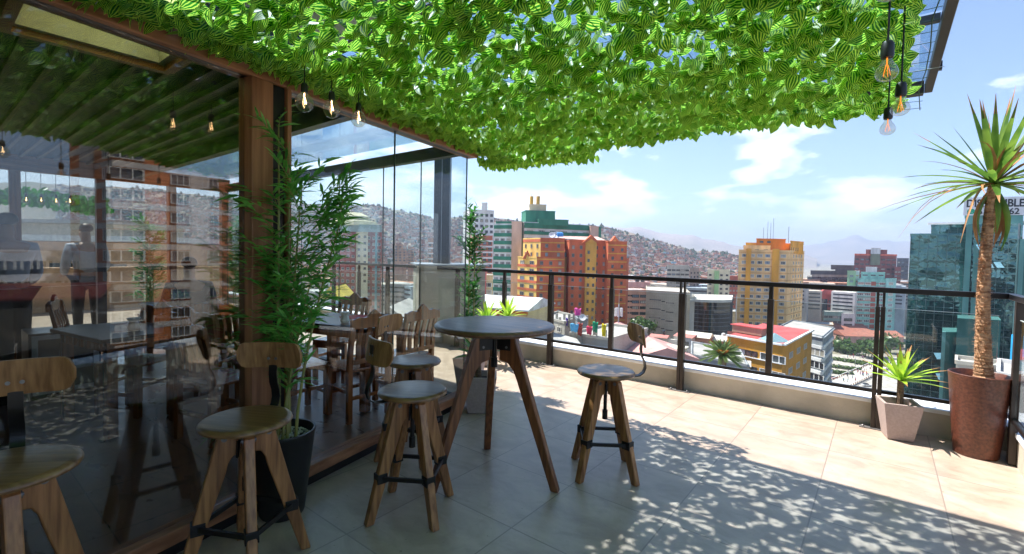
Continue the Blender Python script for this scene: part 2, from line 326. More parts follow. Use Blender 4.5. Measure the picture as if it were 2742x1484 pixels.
# glass panes of the front wall
js=[.745,-.259,-1.17]
js2=[-1.428,-2.42,-3.35,-4.3,-5.3]
for J,gm in ((js,'wallglass2'),(js2,'wallglass')):
    for a,b in zip(J,J[1:]):
        m=MB(); m.obox(wl((a+b)/2,1.24,0),wd,wn,UP,abs(a-b)/2-.003,.004,1.095); m.build('glass_pane',K[gm],room)
for s_ in (.745,-.259,-2.42,-3.35):
    m=MB(); m.obox(wl(s_,1.24,0),wd,wn,UP,.0035,.0055,1.095); m.build('pane_edge',K['edge'],room)
# end wall (parallel to railing)
cx0=wl(.745,0)[0]
m=MB(); m.box(-8.5,cx0-.06,3.17,3.25,2.36,2.47); m.build('end_beam',K['dsteel'],room)
m=MB(); m.box(-8.5,cx0-.06,3.17,3.25,.0,.07); m.build('end_sill',K['dsteel'],room)
ex=[cx0,-3.72,-4.34,-5.2,-6.1,-7.0,-8.5]
for a,b in zip(ex,ex[1:]):
    m=MB(); m.box(b+.004,a-.004,3.206,3.214,.07,2.36); m.build('glass_pane',K['glass'],room)
    m=MB(); m.box(b-.003,b+.003,3.204,3.216,.07,2.36); m.build('pane_edge',K['edge'],room)
# roof: opaque part y<2.0, glass part beyond
m=MB(); q0=wl(0,0)
def wx(y,off=0.): # wall x at given y
    return W0[0]-math.tan(WA)*(y-W0[1])+off
def slab(mb,y0,y1,z0,z1,xl,off0=0.,mi=0):
    mb.hexa([(xl,y0,z0),(wx(y0,off0),y0,z0),(wx(y1,off0),y1,z0),(xl,y1,z0),(xl,y0,z1),(wx(y0,off0),y0,z1),(wx(y1,off0),y1,z1),(xl,y1,z1)],mi)
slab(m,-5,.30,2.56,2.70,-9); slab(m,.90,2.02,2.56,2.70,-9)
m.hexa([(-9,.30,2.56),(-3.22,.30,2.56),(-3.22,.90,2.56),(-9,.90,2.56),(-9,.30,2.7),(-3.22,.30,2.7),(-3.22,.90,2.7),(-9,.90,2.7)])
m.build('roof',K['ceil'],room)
m=MB(); m.box(-9,wx(2.0)-.08,1.97,2.05,2.42,2.555); m.build('cross_beam',K['dsteel'],room)
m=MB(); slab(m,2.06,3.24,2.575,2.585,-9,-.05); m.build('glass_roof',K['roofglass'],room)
y=-4.6; 
while y<1.9:
    if not(.28<y<.92):
        m=MB(); m.box(-8.4,wx(y,-.08),y,y+.030,2.515,2.553); m.build('rafter',K['rafter'],room)
    else:
        m=MB(); m.box(-8.4,-3.30,y,y+.030,2.515,2.553); m.build('rafter',K['rafter'],room)
    y+=.155
# skylight
m=MB(); slab(m,.315,.885,2.60,2.612,-3.205,-.02); sk=m.build('skylight_panel',None or leafmat('skylight_cream',(.92,.90,.52),(.88,.86,.48),.95,1.5,.5),room)
m=MB(); m.box(-3.29,-3.245,.27,.93,2.44,2.60); m.box(-3.245,wx(.9,-.06),.90,.945,2.44,2.60); m.box(-3.245,wx(.3,-.06),.255,.30,2.44,2.60); m.build('skylight_frame',mat('orange_wood',(.45,.18,.04),.4,.2,8.),sk)
m=MB(); m.box(-3.243,-3.205,.302,.898,2.47,2.60); m.box(-3.205,wx(.9,-.06),.865,.898,2.47,2.60); m.build('skylight_trim',mat('trim_grey',(.5,.5,.46),.5),sk)
# far wall of the room
m=MB(); m.box(-8.6,-8.5,-5,3.25,2.36,2.555); m.build('far_beam',K['beam'],room)
m=MB(); m.box(-8.58,-8.52,-5,3.25,0.,.06); m.build('far_sill',K['beam'],room)
for y in (3.18,2.45,1.62,.8,.1,-1.0):
    m=MB(); m.box(-8.6,-8.5,y-.05,y+.05,.06,2.36); m.build('wooden_post',K['postwood'] if y!=1.62 else K['gsteel'],room)
for a,b in ((3.13,2.5),(2.4,1.67),(1.57,.85),(.75,.15),(.05,-.95)):
    m=MB(); m.box(-8.556,-8.548,b,a,.06,2.36); m.build('glass_pane',K['glass'],room)
# unseen slab added above the pavilion to cast the solid shade on the terrace
t=thing('shade_slab','flat upper roof slab on steel columns above the glass room','roof')
m=MB(); z0=4.1; xo=.08-.75
def hx_(ya,yb,xl,xa,xb): m.hexa([(xl,ya,z0),(xa,ya,z0),(xb,yb,z0),(xl,yb,z0),(xl,ya,z0+.2),(xa,ya,z0+.2),(xb,yb,z0+.2),(xl,yb,z0+.2)])
hx_(-6,.1,-9.5,wx(-6,xo),wx(.1,xo)); hx_(1.15,3.44,-9.5,wx(1.15,xo),wx(3.44,xo)); hx_(.1,1.15,-9.5,-4.35,-4.35); hx_(.1,1.15,-3.42,wx(.1,xo),wx(1.15,xo))  # gap left in the slab so sun reaches the skylight
m.build('slab',K['plaster'],t)
for q in ((-9.2,-4),(-9.2,1.5),(-5.5,-1),(-5.5,1.4)):
    m=MB(); m.box(q[0]-.06,q[0]+.06,q[1]-.06,q[1]+.06,2.70,4.1); m.build('column',K['gsteel'],t)
# ================================================================== CANOPY
t=thing('canopy','glass terrace canopy on a dark brown steel frame over the bar table','canopy')
ZC=2.41
m=MB(); m.bar((.165,-2,ZC),(.165,3.52,ZC),.035,.05); m.build('side_beam',K['dsteel'],t,bevel=.003)
m=MB(); m.bar((-3.05,3.50,ZC),(.145,3.50,ZC),.06,.07); m.build('front_beam',K['dsteel'],t,bevel=.003)
for y in (2.55,1.3,0.,-1.2):
    m=MB(); m.bar((wx(y)+.07,y,ZC+.01),(.145,y,ZC+.01),.03,.03); m.build('cross_bar',K['gsteel'],t)
for a,b in ((3.48,2.57),(2.53,1.32),(1.28,.02),(-.02,-1.18)):
    m=MB(); m.hexa([(wx(b)+.1,b,ZC+.03),(.15,b,ZC+.03),(.15,a,ZC+.03),(wx(a)+.1,a,ZC+.03),(wx(b)+.1,b,ZC+.038),(.15,b,ZC+.038),(.15,a,ZC+.038),(wx(a)+.1,a,ZC+.038)]); m.build('glass_panel',K['roofglass'],t)
for y in (3.05,2.1,1.75,.9,.45):
    m=MB(); m.tube([(wx(y)+.1,y,ZC-.035),(.2,y,ZC-.035)],.0015,4); m.build('wire',K['net'],t)
m=MB(); m.box(.183,.195,3.13,3.16,ZC-.02,ZC+.02); m.build('bracket',K['black'],t)
# ivy screen
iv=thing('ivy_screen','artificial screen of striped green leaves hung under the glass canopy','artificial ivy')
m=MB()
rows=5; us=(-1,-.55,0,.55,1); prof=(.0,.74,1.0,.88,.50,.0)
uvl=[]
def ivyleaf(c,tip,nrm,L,Wd,cup,curl):
    tip=tip/np.linalg.norm(tip); s_=np.cross(tip,nrm); s_/=np.linalg.norm(s_); nn_=np.cross(s_,tip)
    vs=[];uv=[];N=len(prof)
    for j in range(N):
        tt=j/(N-1); w=prof[j]*Wd; 
        for u in us:
            back=-.12*L*(1-tt)**2*abs(u) if j==1 else 0
            p=c+tip*(L*tt+back)+s_*u*w+nn_*(cup*u*u*w - curl*L*tt*tt)
            vs.append(p); uv.append((u*.5+.5,tt))
    fs=[]
    for j in range(N-1):
        for i in range(4):
            a=j*5+i; fs.append((a,a+1,a+6,a+5))
    m.add(vs,fs); uvl.extend(uv)
random.seed(11)
def canopy_z(x,y):
    f_=min(1,max(0,(x-wx(y))/.55)); return (ZC+.045)*(1-f_)+f_*(ZC-.045-.028*math.sin(1.9*x+1.)*math.sin(2.3*y)-.02*max(0,(y-3.2))*6)
y0,y1=-1.1,3.43
cnt=0
while cnt<13000:
    y=random.uniform(y0,y1); xl=wx(y)+.02; x=random.uniform(-3.25,.06)
    if x<xl: continue
    if x<-1.9 and False: continue
    if random.random()>.72+.28*math.sin(x*5.1+y*3.7)*math.sin(y*6.3-x*2): continue
    z=canopy_z(x,y)-random.uniform(0,.045)
    a=random.gauss(-90,38); hang=random.choice((.12,.3,.8,1.6))*random.uniform(.7,1.3)
    tip=np.array([math.cos(R_(a))*1.,math.sin(R_(a))*1.,-hang])
    nrm=np.array([random.gauss(0,.35),-1.+random.gauss(0,.3),-.35+random.gauss(0,.25)]) if random.random()<.65 else np.array([random.gauss(0,.5),random.gauss(0,.5),-1.])
    if abs(np.dot(tip/np.linalg.norm(tip),nrm/np.linalg.norm(nrm)))>.93: continue
    Ls=random.uniform(.060,.098); ivyleaf(np.array([x,y,z]),tip,nrm,Ls,Ls*random.uniform(.29,.37),random.uniform(.05,.45),random.uniform(-.1,.3)); cnt+=1
# leaves hanging over the beam and over the front edge
for k in range(620):
    if k<300:
        y=random.uniform(.5,3.45); x=wx(y)+random.uniform(.03,.16); z=ZC+random.uniform(.02,.05)
    else:
        x=random.uniform(-3.1,.05); y=3.43+random.uniform(-.03,.04)+(.0); z=ZC+random.uniform(-.07,-.01)
        if x<-2.0: y+=.28*min(1,(-2.0-x)/.2)
    tip=np.array([random.gauss(.15,.4),random.gauss(-.1,.4),-1.3]) if k>=300 else np.array([random.gauss(.2,.5),random.gauss(-.3,.6),-.9]); nrm=np.array([random.gauss(.2,.4),-1,-.25])
    Ls=random.uniform(.06,.09); ivyleaf(np.array([x,y,z]),tip,nrm,Ls,Ls*.34,.3,.1)
# extra lip on the left front
for k in range(620):
    x=random.uniform(-3.2,-2.0); y=random.uniform(3.40,3.76); z=ZC-.05-random.uniform(0,.04)
    if x<wx(y)+.03: continue
    tip=np.array([random.gauss(0,.6),random.gauss(-.5,.5),-random.choice((.4,1.,1.8))]); nrm=np.array([random.gauss(0,.4),-1,-.35])
    Ls=random.uniform(.055,.085); ivyleaf(np.array([x,y,z]),tip,nrm,Ls,Ls*.34,.3,.1)
lv=m.build('leaves',K['ivy'],iv,smooth='all')
ul=lv.data.uv_layers.new(name='UVMap')
idx=np.zeros(len(lv.data.loops),dtype=np.int32); lv.data.loops.foreach_get('vertex_index',idx)
if len(lv.data.vertices)==len(uvl): ul.data.foreach_set('uv',np.array(uvl,dtype=np.float32)[idx].ravel())
m=MB()
x=-3.2
while x<.14:
    ys_=[y for y in np.linspace(.0,3.55,14) if x>wx(y)-.02]
    if len(ys_)>2: m.tube([(x+.01*math.sin(9*y+x*7),y,canopy_z(x,y)+.005) for y in ys_],.0022,4)
    x+=.095
y=.05
while y<3.56:
    xs_=np.linspace(wx(y)+.03,.14,12); m.tube([(x,y+.008*math.sin(12*x),canopy_z(x,y)+.006) for x in xs_],.0014,4); y+=.105
m.build('vines',K['vine'],iv)
t=thing('sky_block_wall','dark plastered wall of the building behind the terrace','wall')
m=MB(); m.box(-9.4,1.3,-2.55,-2.3,0.0,4.05); m.build('wall',mat('sky_block_wall',(.09,.065,.05),.8),t)  # added out of view to cut the sky fill on the terrace
# ================================================================== STOOLS, TABLE
def leg_poly(h,foot,top):
    return [(.03,h-.01),(top,h-.01),(top+.028,h-.03),(top+.036,h-.06),(foot+.022,0),(foot-.022,0),
            (top-.002,h-.20),(top-.012,h-.155),(top-.03,h-.125),(.03,h-.12)]
def make_stool(name,label,loc,rz,brz,h=.655):
    t=thing(name,label,'bar stool',loc,rz,'wooden bar stools with low backrests')
    m=MB(); m.lathe([(.02,.0),(.176,.0),(.186,.004),(.190,.012),(.188,.020),(.181,.027),(.165,.029),(.02,.029)],48,(0,0,h)); m.build('seat',K['seatwood'],t,smooth=True)
    for k in range(4):
        a=math.pi/4+k*math.pi/2; ex=(math.cos(a),math.sin(a),0); ey=(-math.sin(a),math.cos(a),0)
        m=MB(); m.prism(leg_poly(h-.004,.25,.085),ey,.042,0,(0,0,0),ex); lg=m.build('leg',K['stoolwood'],t,bevel=.006)
        for sg in (-1,1):
            m=MB(); c=np.array(ex)*.088+np.array(ey)*sg*.022+UP*(h-.045)
            m.tube([c,c+np.array(ey)*sg*.004],.012,12); m.tube([c,c+np.array(ey)*sg*.008],.006,8); m.build('bolt',K['plate'],lg)
    zr=.235; rr=.245-(.25+.022-.121)*zr/(h-.064)+.018
    m=MB(); cs=[]
    for k in range(4):
        a=math.pi/4+k*math.pi/2; cs.append(np.array([math.cos(a)*rr,math.sin(a)*rr,zr]))
    for k in range(4):
        m.bar(cs[k],cs[(k+1)%4],.016,.022)
    for k,c in enumerate(cs):
        a=math.pi/4+k*math.pi/2; e=np.array([math.cos(a),math.sin(a),0]); g=np.array([-math.sin(a),math.cos(a),0])
        m.obox(c-e*.018,e,g,UP,.028,.027,.025)
    m.build('footrest',K['black'],t,bevel=.002)
    m=MB(); m.tube([(0,0,h-.25),(0,0,h)],.012,12); m.tube([(0,0,h-.30),(0,0,h-.24)],.018,12); m.box(-.035,.035,-.035,.035,h-.035,h-.002); m.bar((.0,.0,h-.06),(.0,-.05,h-.065),.006,.006); m.bar((0,-.05,h-.055),(0,-.055,h-.13),.012,.008); m.build('screw_post',K['black'],t)
    
    e=np.array([math.cos(brz),math.sin(brz),0]); g=np.array([-math.sin(brz),math.cos(brz),0])
    pr=[(.06,-.010),(.18,-.013),(.225,-.008),(.252,.012),(.265,.045),(.258,.085),(.238,.125),(.232,.165),(.238,.24),(.240,.30)]
    pts=[e*r+UP*(h+z) for r,z in pr]
    m=MB(); 
    for i in range(len(pts)-1):
        pass
    vs=[];fs=[]
    for i,p in enumerate(pts):
        d=pts[min(i+1,len(pts)-1)]-pts[max(i-1,0)]; d/=np.linalg.norm(d); nn_=np.cross(g,d)
        vs+=[p-g*.02-nn_*.003,p+g*.02-nn_*.003,p+g*.02+nn_*.003,p-g*.02+nn_*.003]
    for i in range(len(pts)-1):
        a=4*i
        for k in range(4): fs.append((a+k,a+(k+1)%4,a+4+(k+1)%4,a+4+k))
    fs+=[(3,2,1,0),tuple(4*(len(pts)-1)+k for k in range(4))]
    m.add(vs,fs); st=m.build('back_strap',K['black'],t,smooth=True)
    # curved plywood backrest, rounded corners
    m=MB(); NW=20; RW=.165; HH=.064; rad=.045; zc=h+.265; Rc=.34
    vs=[];cols=[]
    for i in range(NW+1):
        u=-1+2*i/NW; x=u*RW
        dx=max(0,abs(x)-(RW-rad)); hh=HH-rad+math.sqrt(max(0,rad*rad-dx*dx)) if dx>0 else HH
        hh=max(hh,.006)
        ang=x/Rc; base=e*(.232-Rc*(1-math.cos(ang)))+g*Rc*math.sin(ang)
        nr=e*math.cos(ang)+g*math.sin(ang)
        for (z,o_) in ((-hh,-.006),(-hh,.006),(-hh*.5,.007),(0,.007),(hh*.5,.007),(hh,.006),(hh,-.006),(hh*.5,-.007),(0,-.007),(-hh*.5,-.007)):
            vs.append(base+nr*o_+UP*(zc+z)+e*(-.03*(z/HH)*.3))
    fs=[]
    for i in range(NW):
        for k in range(10): fs.append((i*10+k,i*10+(k+1)%10,(i+1)*10+(k+1)%10,(i+1)*10+k))
    fs+=[tuple(range(9,-1,-1)),tuple(NW*10+k for k in range(10))]
    m.add(vs,fs); bk=m.build('backrest',K['backwood'],t,smooth=True)
    for sx in (-.018,.018):
        m=MB(); c=e*.232+g*sx+UP*(zc-.018); m.tube([c-e*.010,c+e*.013],.007,10); m.build('bolt',K['plate'],bk)
    return t
SP=[('bar_stool','bar stool with sun dapples on its seat, right of the round table',(-1.42,2.84),35,42),
    ('bar_stool','bar stool with a pale shining seat left of the round table, before the black pot',(-2.03,1.71),33,257),
    ('bar_stool','bar stool in front of the black bamboo pot, backrest facing the camera',(-2.23,.92),28,128),
    ('bar_stool','half hidden bar stool behind the others against the glass wall corner',(-2.58,2.18),20,200),
    ('bar_stool','nearest bar stool cut off by the bottom left of the view, beside the dark glass',(-2.18,.17),48,168)]
for nm,lb,p,rz,bz in SP:
    make_stool(nm,lb,(p[0],p[1],0),R_(rz),R_(bz-rz),.71 if p[1]<.5 else .655)
t=thing('bar_table','tall round dark wooden table on three splayed legs in the middle of the terrace','table',(-1.93,2.29,0))
m=MB(); m.lathe([(.02,.962),(.36,.962),(.378,.968),(.384,.978),(.382,.988),(.374,.996),(.355,.999),(.02,.999)],72); m.build('table_top',K['tabletop'],t,smooth=True)
for fx,fy in ((-1.526,2.404),(-2.245,2.60),(-2.075,1.905)):
    a=math.atan2(fy-2.29,fx+1.93); rf=math.hypot(fy-2.29,fx+1.93); ex=(math.cos(a),math.sin(a),0); ey=(-math.sin(a),math.cos(a),0)
    h=.962; m=MB(); m.prism([(.045,h),(.10,h),(.135,h-.02),(.155,h-.06),(rf+.03,0),(rf-.02,0),(.165,h-.31),(.14,h-.25),(.10,h-.205),(.045,h-.19)],ey,.05,0,(0,0,0),ex); lg=m.build('leg',K['tableleg'],t,bevel=.007)
    m=MB()
    for sg in (-1,1):
        m.obox(np.array(ex)*.075+np.array(ey)*sg*.0265+UP*(h-.07),ex,ey,UP,.045,.0015,.055,0)
    br=m.build('bracket',K['black'],lg)
    for sg in (-1,1):
        for (r_,z_) in ((.095,-.03),(.055,-.03),(.095,-.105)):
            m=MB(); c=np.array(ex)*r_+np.array(ey)*sg*.0275+UP*(h+z_); m.tube([c,c+np.array(ey)*sg*.005],.008,10); m.build('bolt',K['plate'],lg)
m=MB(); m.tube([(0,0,.76),(0,0,.96)],.016,12); m.tube([(0,0,.72),(0,0,.78)],.022,12); m.tube([(.02,-.02,.80),(.035,-.03,.74)],.005,6); m.build('screw_post',K['black'],t)
# ================================================================== BULBS
def bulb(name,label,c,z_top,kind,ztop_cord,group):
    t=thing(name,label,'light bulb',(c[0],c[1],c[2]),0,group)
    m=MB(); m.tube([(0,0,.068),(0,0,(ztop_cord-c[2])/(1.0 if kind=='pear' else .88))],.0035,6); m.build('cord',K['black'],t)
    m=MB(); m.lathe([(.005,.075),(.013,.072),(.0165,.064),(.017,.045),(.0175,.030),(.016,.022)],16); m.build('socket',K['blackpot'],t,smooth=True)
    m=MB()
    if kind=='pear': m.lathe([(.012,.022),(.013,.014),(.018,.004),(.026,-.008),(.030,-.020),(.029,-.031),(.023,-.041),(.012,-.047),(.002,-.049)],24)
    else: m.lathe([(.012,.035),(.014,.028),(.030,.012),(.042,-.008),(.046,-.028),(.042,-.048),(.028,-.066),(.010,-.074),(.002,-.075)],24)
    m.build('glass',K['bulbglass'],t,smooth=True)
    m=MB()
    for k in range(5 if kind=='pear' else 3):
        a=2*math.pi*k/5; m.tube([(.003*math.cos(a),.003*math.sin(a),.0),(.010*math.cos(a),.010*math.sin(a),-.032)],0.0007 if kind=='pear' else .0013,5)
    m.tube([(0,0,.03),(0,0,0)],.002,5)
    m.build('filament',K['amber'] if kind=='pear' else K['lit'],t)
    t.scale=(1.0,1.0,1.0) if kind=='pear' else (.88,.88,.88)
GB='pear bulbs hanging along the canopy edge'
bulb('hanging_bulb','largest hanging pear bulb with amber filament at the canopy edge',(-.012,1.87,2.05),0,'pear',2.38,GB)
bulb('hanging_bulb','hanging pear bulb between the largest one and the farthest one at the canopy edge',(.030,2.26,2.03),0,'pear',2.38,GB)
bulb('hanging_bulb','smallest and lowest hanging pear bulb against the blue sky',(-.005,2.70,2.055),0,'pear',2.36,GB)
bulb('hanging_bulb','hanging bulb cut off by the top of the view above the pear bulbs',(-.010,1.50,2.155),0,'globe',2.38,GB)
for i,(px,py,lb) in enumerate(((815,278,'lit globe bulb inside the glass room nearest the wooden post'),(888,296,'lit globe bulb in the middle of the three behind the glass'),(960,322,'lit globe bulb against the blue sky behind the glass, rightmost of three'))):
    r=ray(px,py); d=(2.12,2.30,2.52)[i]*1.02; q=np.array([0,0,H])+r*d
    bulb('globe_bulb',lb,(q[0],q[1],q[2]+.028),0,'globe',2.5,'lit globe bulbs inside the glass room')
for i,px in enumerate((70,110,150,187)):
    q=P(px,532+i*1.5,6.2)
    bulb('pendant_bulb','small lit pendant bulb in the row over the counter deep in the room',tuple(q),0,'globe',2.5,'row of pendant bulbs over the counter')
# ================================================================== PLANTS
def spiky(t,c,n_,L0,L1,w,mt,up0=.2,up1=1.4,droop=.25,seed=1,tipdry=False,name='leaf'):
    random.seed(seed)
    for k in range(n_):
        a=k*2.39996+random.uniform(-.2,.2); e=up0+(up1-up0)*((k+.5)/n_); L=random.uniform(L0,L1); d=np.array([math.cos(a)*math.cos(e),math.sin(a)*math.cos(e),math.sin(e)])
        pts=[];ws=[];N=7
        for j in range(N):
            tt=j/(N-1); p=np.array(c)+d*L*tt+np.array([0,0,-droop*L*tt*tt]); pts.append(p); ws.append(w*(math.sin(math.pi*min(1,(tt*.8+.2)))**.8 if tt<1 else .02)*1.0)
        sd=np.cross(d,UP); sd/=np.linalg.norm(sd)+1e-9
        m=MB(); m.strip(pts,ws,sd,0,.35); 
        o=m.build(name,mt,t,smooth='all')
        if tipdry:
            pts2=[pts[-2]+np.array([0,0,.002]),pts[-1]+(pts[-1]-pts[-2])*.5+np.array([0,0,.002])]; 
            m=MB(); m.strip(pts2,[ws[-2]*.9,.001],sd,0,.2); m.build('dry_tip',K['dry'],o)
def sqpot(t,x,y,rz,h,w0,w1):
    m=MB(); c,s_=math.cos(rz),math.sin(rz)
    def q(w,z): return [(x+c*a*w-s_*b*w,y+s_*a*w+c*b*w,z) for a,b in((-1,-1),(1,-1),(1,1),(-1,1))]
    v=q(w0/2,0.002)+q(w1/2,h)+q(w1/2-.022,h)+q(w1/2-.03,h-.06)
    f=[(3,2,1,0)]
    for lv_ in range(3):
        for k in range(4): f.append((lv_*4+k,lv_*4+(k+1)%4,lv_*4+4+(k+1)%4,lv_*4+4+k))
    m.add(v,f); p=m.build('pot',K['greypot'],t,bevel=.004)
    m=MB(); m.add(q(w1/2-.03,h-.055),[(0,1,2,3)]); m.build('soil',K['soil'],t)
# small yucca by the railing (right)
t=thing('potted_yucca','small yellow green yucca in a square grey pot beside the rusty brown pot','potted plant')
sqpot(t,.145,4.96,R_(14),.30,.17,.255)
m=MB(); m.tube([(.15,4.97,.24),(.152,4.97,.36),(.15,4.97,.47)],[.026,.024,.022],10); m.build('trunk',K['barkd'],t)
spiky(t,(.15,4.97,.46),30,.24,.37,.019,K['yuc'],.15,1.45,.18,3,True)
# two yuccas behind the table
for (x,y,z,sd,lb) in ((-3.93,4.93,.58,5,'yucca with upright leaves in the pot behind the round table, right of its twin'),(-3.98,4.55,.54,8,'yucca seen above the left part of the table edge, left of its twin')):
    t=thing('potted_yucca',lb,'potted plant')
    sqpot(t,x,y,R_(10),.30,.17,.255)
    m=MB(); m.tube([(x,y,.24),(x,y,z)],[.026,.022],10); m.build('trunk',K['barkd'],t)
    spiky(t,(x,y,z),24,.26,.40,.020,K['yuc'],.15,1.4,.2,sd)
# agave-like plant in the grey pot by the pavilion corner
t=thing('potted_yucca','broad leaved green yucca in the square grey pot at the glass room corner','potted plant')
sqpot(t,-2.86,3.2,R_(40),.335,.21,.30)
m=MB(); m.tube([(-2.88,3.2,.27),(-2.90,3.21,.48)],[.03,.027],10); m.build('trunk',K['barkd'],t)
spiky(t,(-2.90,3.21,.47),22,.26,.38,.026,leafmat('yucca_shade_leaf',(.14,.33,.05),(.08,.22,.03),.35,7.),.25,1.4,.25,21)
# tall dracaena
t=thing('potted_palm','tall spiky palm with a shaggy bare trunk in a large rusty brown pot','potted palm')
m=MB(); m.lathe([(.02,.0),(.125,.0),(.128,.01),(.150,.25),(.172,.55),(.178,.608),(.172,.612),(.166,.606),(.158,.55),(.155,.545)],48,(.602,4.93,0),cap=False); m.lathe([(.128,0.002),(.0,.002)],24,(.602,4.93,0),cap=False); m.build('pot',K['rust'],t,smooth=True)
m=MB(); m.lathe([(.157,.55),(.001,.555)],32,(.602,4.93,0),cap=False); m.build('soil',K['soil'],t)
m=MB(); pts=[];rd=[]
random.seed(5)
for k in range(170):
    tt=k/169; z=.55+tt*1.46; x=.627-.03*math.sin(tt*math.pi*.9)+.0*tt; pts.append((x,4.93,z)); rd.append((.047-.019*tt+(.014*(1-tt)**8))*(1+.03*((k%3)-1)+random.uniform(-.02,.03)))
m.tube(pts,rd,14)
tr=m.build('trunk',K['bark'],t)
m=MB()
for k in range(1500):
    tt=random.random(); a=random.uniform(0,2*math.pi); z=.58+tt*1.42; x=.627-.03*math.sin(tt*math.pi*.9); r=.045-.019*tt
    d=np.array([math.cos(a),math.sin(a),random.uniform(-.1,.5)]); p=np.array([x,4.93,z])+np.array([math.cos(a),math.sin(a),0])*r
    e=p+d*random.uniform(.008,.028); m.strip([p,e],[.007,.001],np.cross(d,UP)/np.linalg.norm(np.cross(d,UP)))
m.build('bark_fibre',K['bark'],tr)
c=np.array([.622,4.93,2.02])
spiky(t,c,26,.40,.64,.023,K['yucd'],-.25,.75,.22,31,True)
spiky(t,c,18,.50,.82,.023,K['yucd'],.7,1.5,.06,37,True)
random.seed(77)
for k in range(11):
    a=random.uniform(0,6.28); L=random.uniform(.3,.5); pts=[c+np.array([math.cos(a)*.05*math.sin(tt*3)*1.2+math.cos(a)*.05*tt,math.sin(a)*.09*tt,.0-L*tt]) for tt in np.linspace(0,1,7)]
    m=MB(); m.strip(pts,[.004,.013,.018,.017,.013,.008,.001],np.array([-math.sin(a),math.cos(a),0]) if k%2 else np.array([1,0,0]),0,.5); m.build('hanging_leaf',K['dry'] if k%3 else K['yucd'],t,smooth='all')
for k in range(20):
    a=random.uniform(0,6.28); d=np.array([math.cos(a),math.sin(a),random.uniform(-.2,1.3)]); d/=np.linalg.norm(d); L=random.uniform(.45,.68)
    pts=[c+d*L*tt+np.array([math.sin(k*2.1)*.10*tt**3,math.cos(k*1.7)*.1*tt**3,-(.18+.5*(k%3==0))*L*tt**3]) for tt in np.linspace(0,1,7)]
    m=MB(); m.strip(pts,[.008,.010,.010,.009,.007,.005,.001],np.cross(d,UP)/np.linalg.norm(np.cross(d,UP)),0,.6); m.build('dry_leaf',K['dry'],t,smooth='all')
# bamboo
def bamboo(t,base,canes,mt,seed,nsp,lmin=.07,lmax=.13,side=None,w=.0075):
    random.seed(seed)
    for cn in canes:
        m=MB(); pts=[np.array(p,float) for p in cn]; m.tube(pts,[.009-.0055*i/(len(pts)-1) for i in range(len(pts))],7)
        for i in range(1,len(pts)-1): 
            d=pts[i+1]-pts[i]; d/=np.linalg.norm(d); m.tube([pts[i]-d*.004,pts[i]+d*.004],.0105-.005*i/len(pts),7)
        m.build('cane',K['cane'],t)
    fol=MB(); tw=MB()
    for (p,d,L) in nsp:
        p=np.array(p,float); d=np.array(d,float); d/=np.linalg.norm(d)
        q=p+d*L+np.array([0,0,.0]); tw.tube([p,(p+q)/2+np.array([0,0,.02*L]),q],[.0025,.0018,.001],5)
        nl=max(4,int(L/.028))
        for k in range(nl):
            tt=(k+.6)/nl; c0=p+(q-p)*tt+np.array([0,0,.02*L*math.sin(math.pi*tt)])
            for sgn in (-1,1):
                if random.random()<.12: continue
                sd=np.cross(d,UP); 
                if np.linalg.norm(sd)<.1: sd=np.array([1.,0,0])
                sd/=np.linalg.norm(sd); v3=np.cross(sd,d)
                ld=d*random.uniform(.5,1.1)+sd*sgn*random.uniform(.3,.9)+v3*random.uniform(-.4,.4)+np.array([0,0,-.12]); ld/=np.linalg.norm(ld)
                ll_=random.uniform(lmin,lmax); s2=np.cross(ld,np.array([random.gauss(0,.5),random.gauss(0,.5),1.])); s2/=np.linalg.norm(s2)
                pp=[c0+ld*ll_*u+np.array([0,0,-.2*ll_*u*u]) for u in (0,.3,.65,1)]
                fol.strip(pp,[w*.25,w,w*.8,w*.05],s2,0,.3)
        
    tw.build('twigs',K['cane'],t,kind='stuff'); fol.build('foliage',mt,t,smooth='all')
t=thing('potted_bamboo','tall artificial bamboo in a black pot with white pebbles against the wooden post','potted plant')
bx,by=-2.545,1.235
m=MB(); m.lathe([(.02,0),(.108,0),(.113,.01),(.165,.44),(.170,.455),(.168,.462),(.158,.462),(.152,.45),(.148,.40)],48,(bx,by,.002),cap=False); m.build('pot',K['blackpot'],t,smooth=True)
m=MB(); m.lathe([(.150,.40),(.001,.405)],24,(bx,by,0),cap=False); m.build('soil',K['soil'],t)
random.seed(9); m=MB()
for k in range(260):
    a=random.uniform(0,6.28); r=.145*math.sqrt(random.random()); s_=random.uniform(.007,.012)
    cc=(bx+r*math.cos(a),by+r*math.sin(a),.408+random.uniform(0,.018)); m.lathe([(s_*.5,-s_*.5),(s_,0),(s_*.6,s_*.55)],6,cc)
m.build('pebbles',K['peb'],t,kind='stuff')
canes=[]; spr=[]
for k,(dx,dy,tx,ty,top) in enumerate(((-.04,.0,-.05,.0,2.12),(.0,.03,.03,.02,2.02),(.05,.0,.10,.05,1.75),(.02,-.04,.0,-.02,1.85),(-.02,.05,-.09,.02,1.65),(.08,.03,.24,.20,1.62),(.06,-.03,.12,.1,1.3))):
    pts=[]
    for i in range(8):
        tt=i/7; pts.append((bx+dx+(tx-dx)*tt**1.5,by+dy+(ty-dy)*tt**1.5,.40+(top-.40)*tt))
    canes.append(pts)
random.seed(14)
for cn in canes:
    for k in range(19):
        tt=random.uniform(.30,1.0); i=min(6,int(tt*7)); f_=tt*7-i; p=np.array(cn[i])*(1-f_)+np.array(cn[i+1])*f_
        a=random.uniform(0,6.28); spr.append((p,(math.cos(a),math.sin(a),random.uniform(.35,1.5)),random.uniform(.12,.26)))
R3=CR/np.linalg.norm(CR)
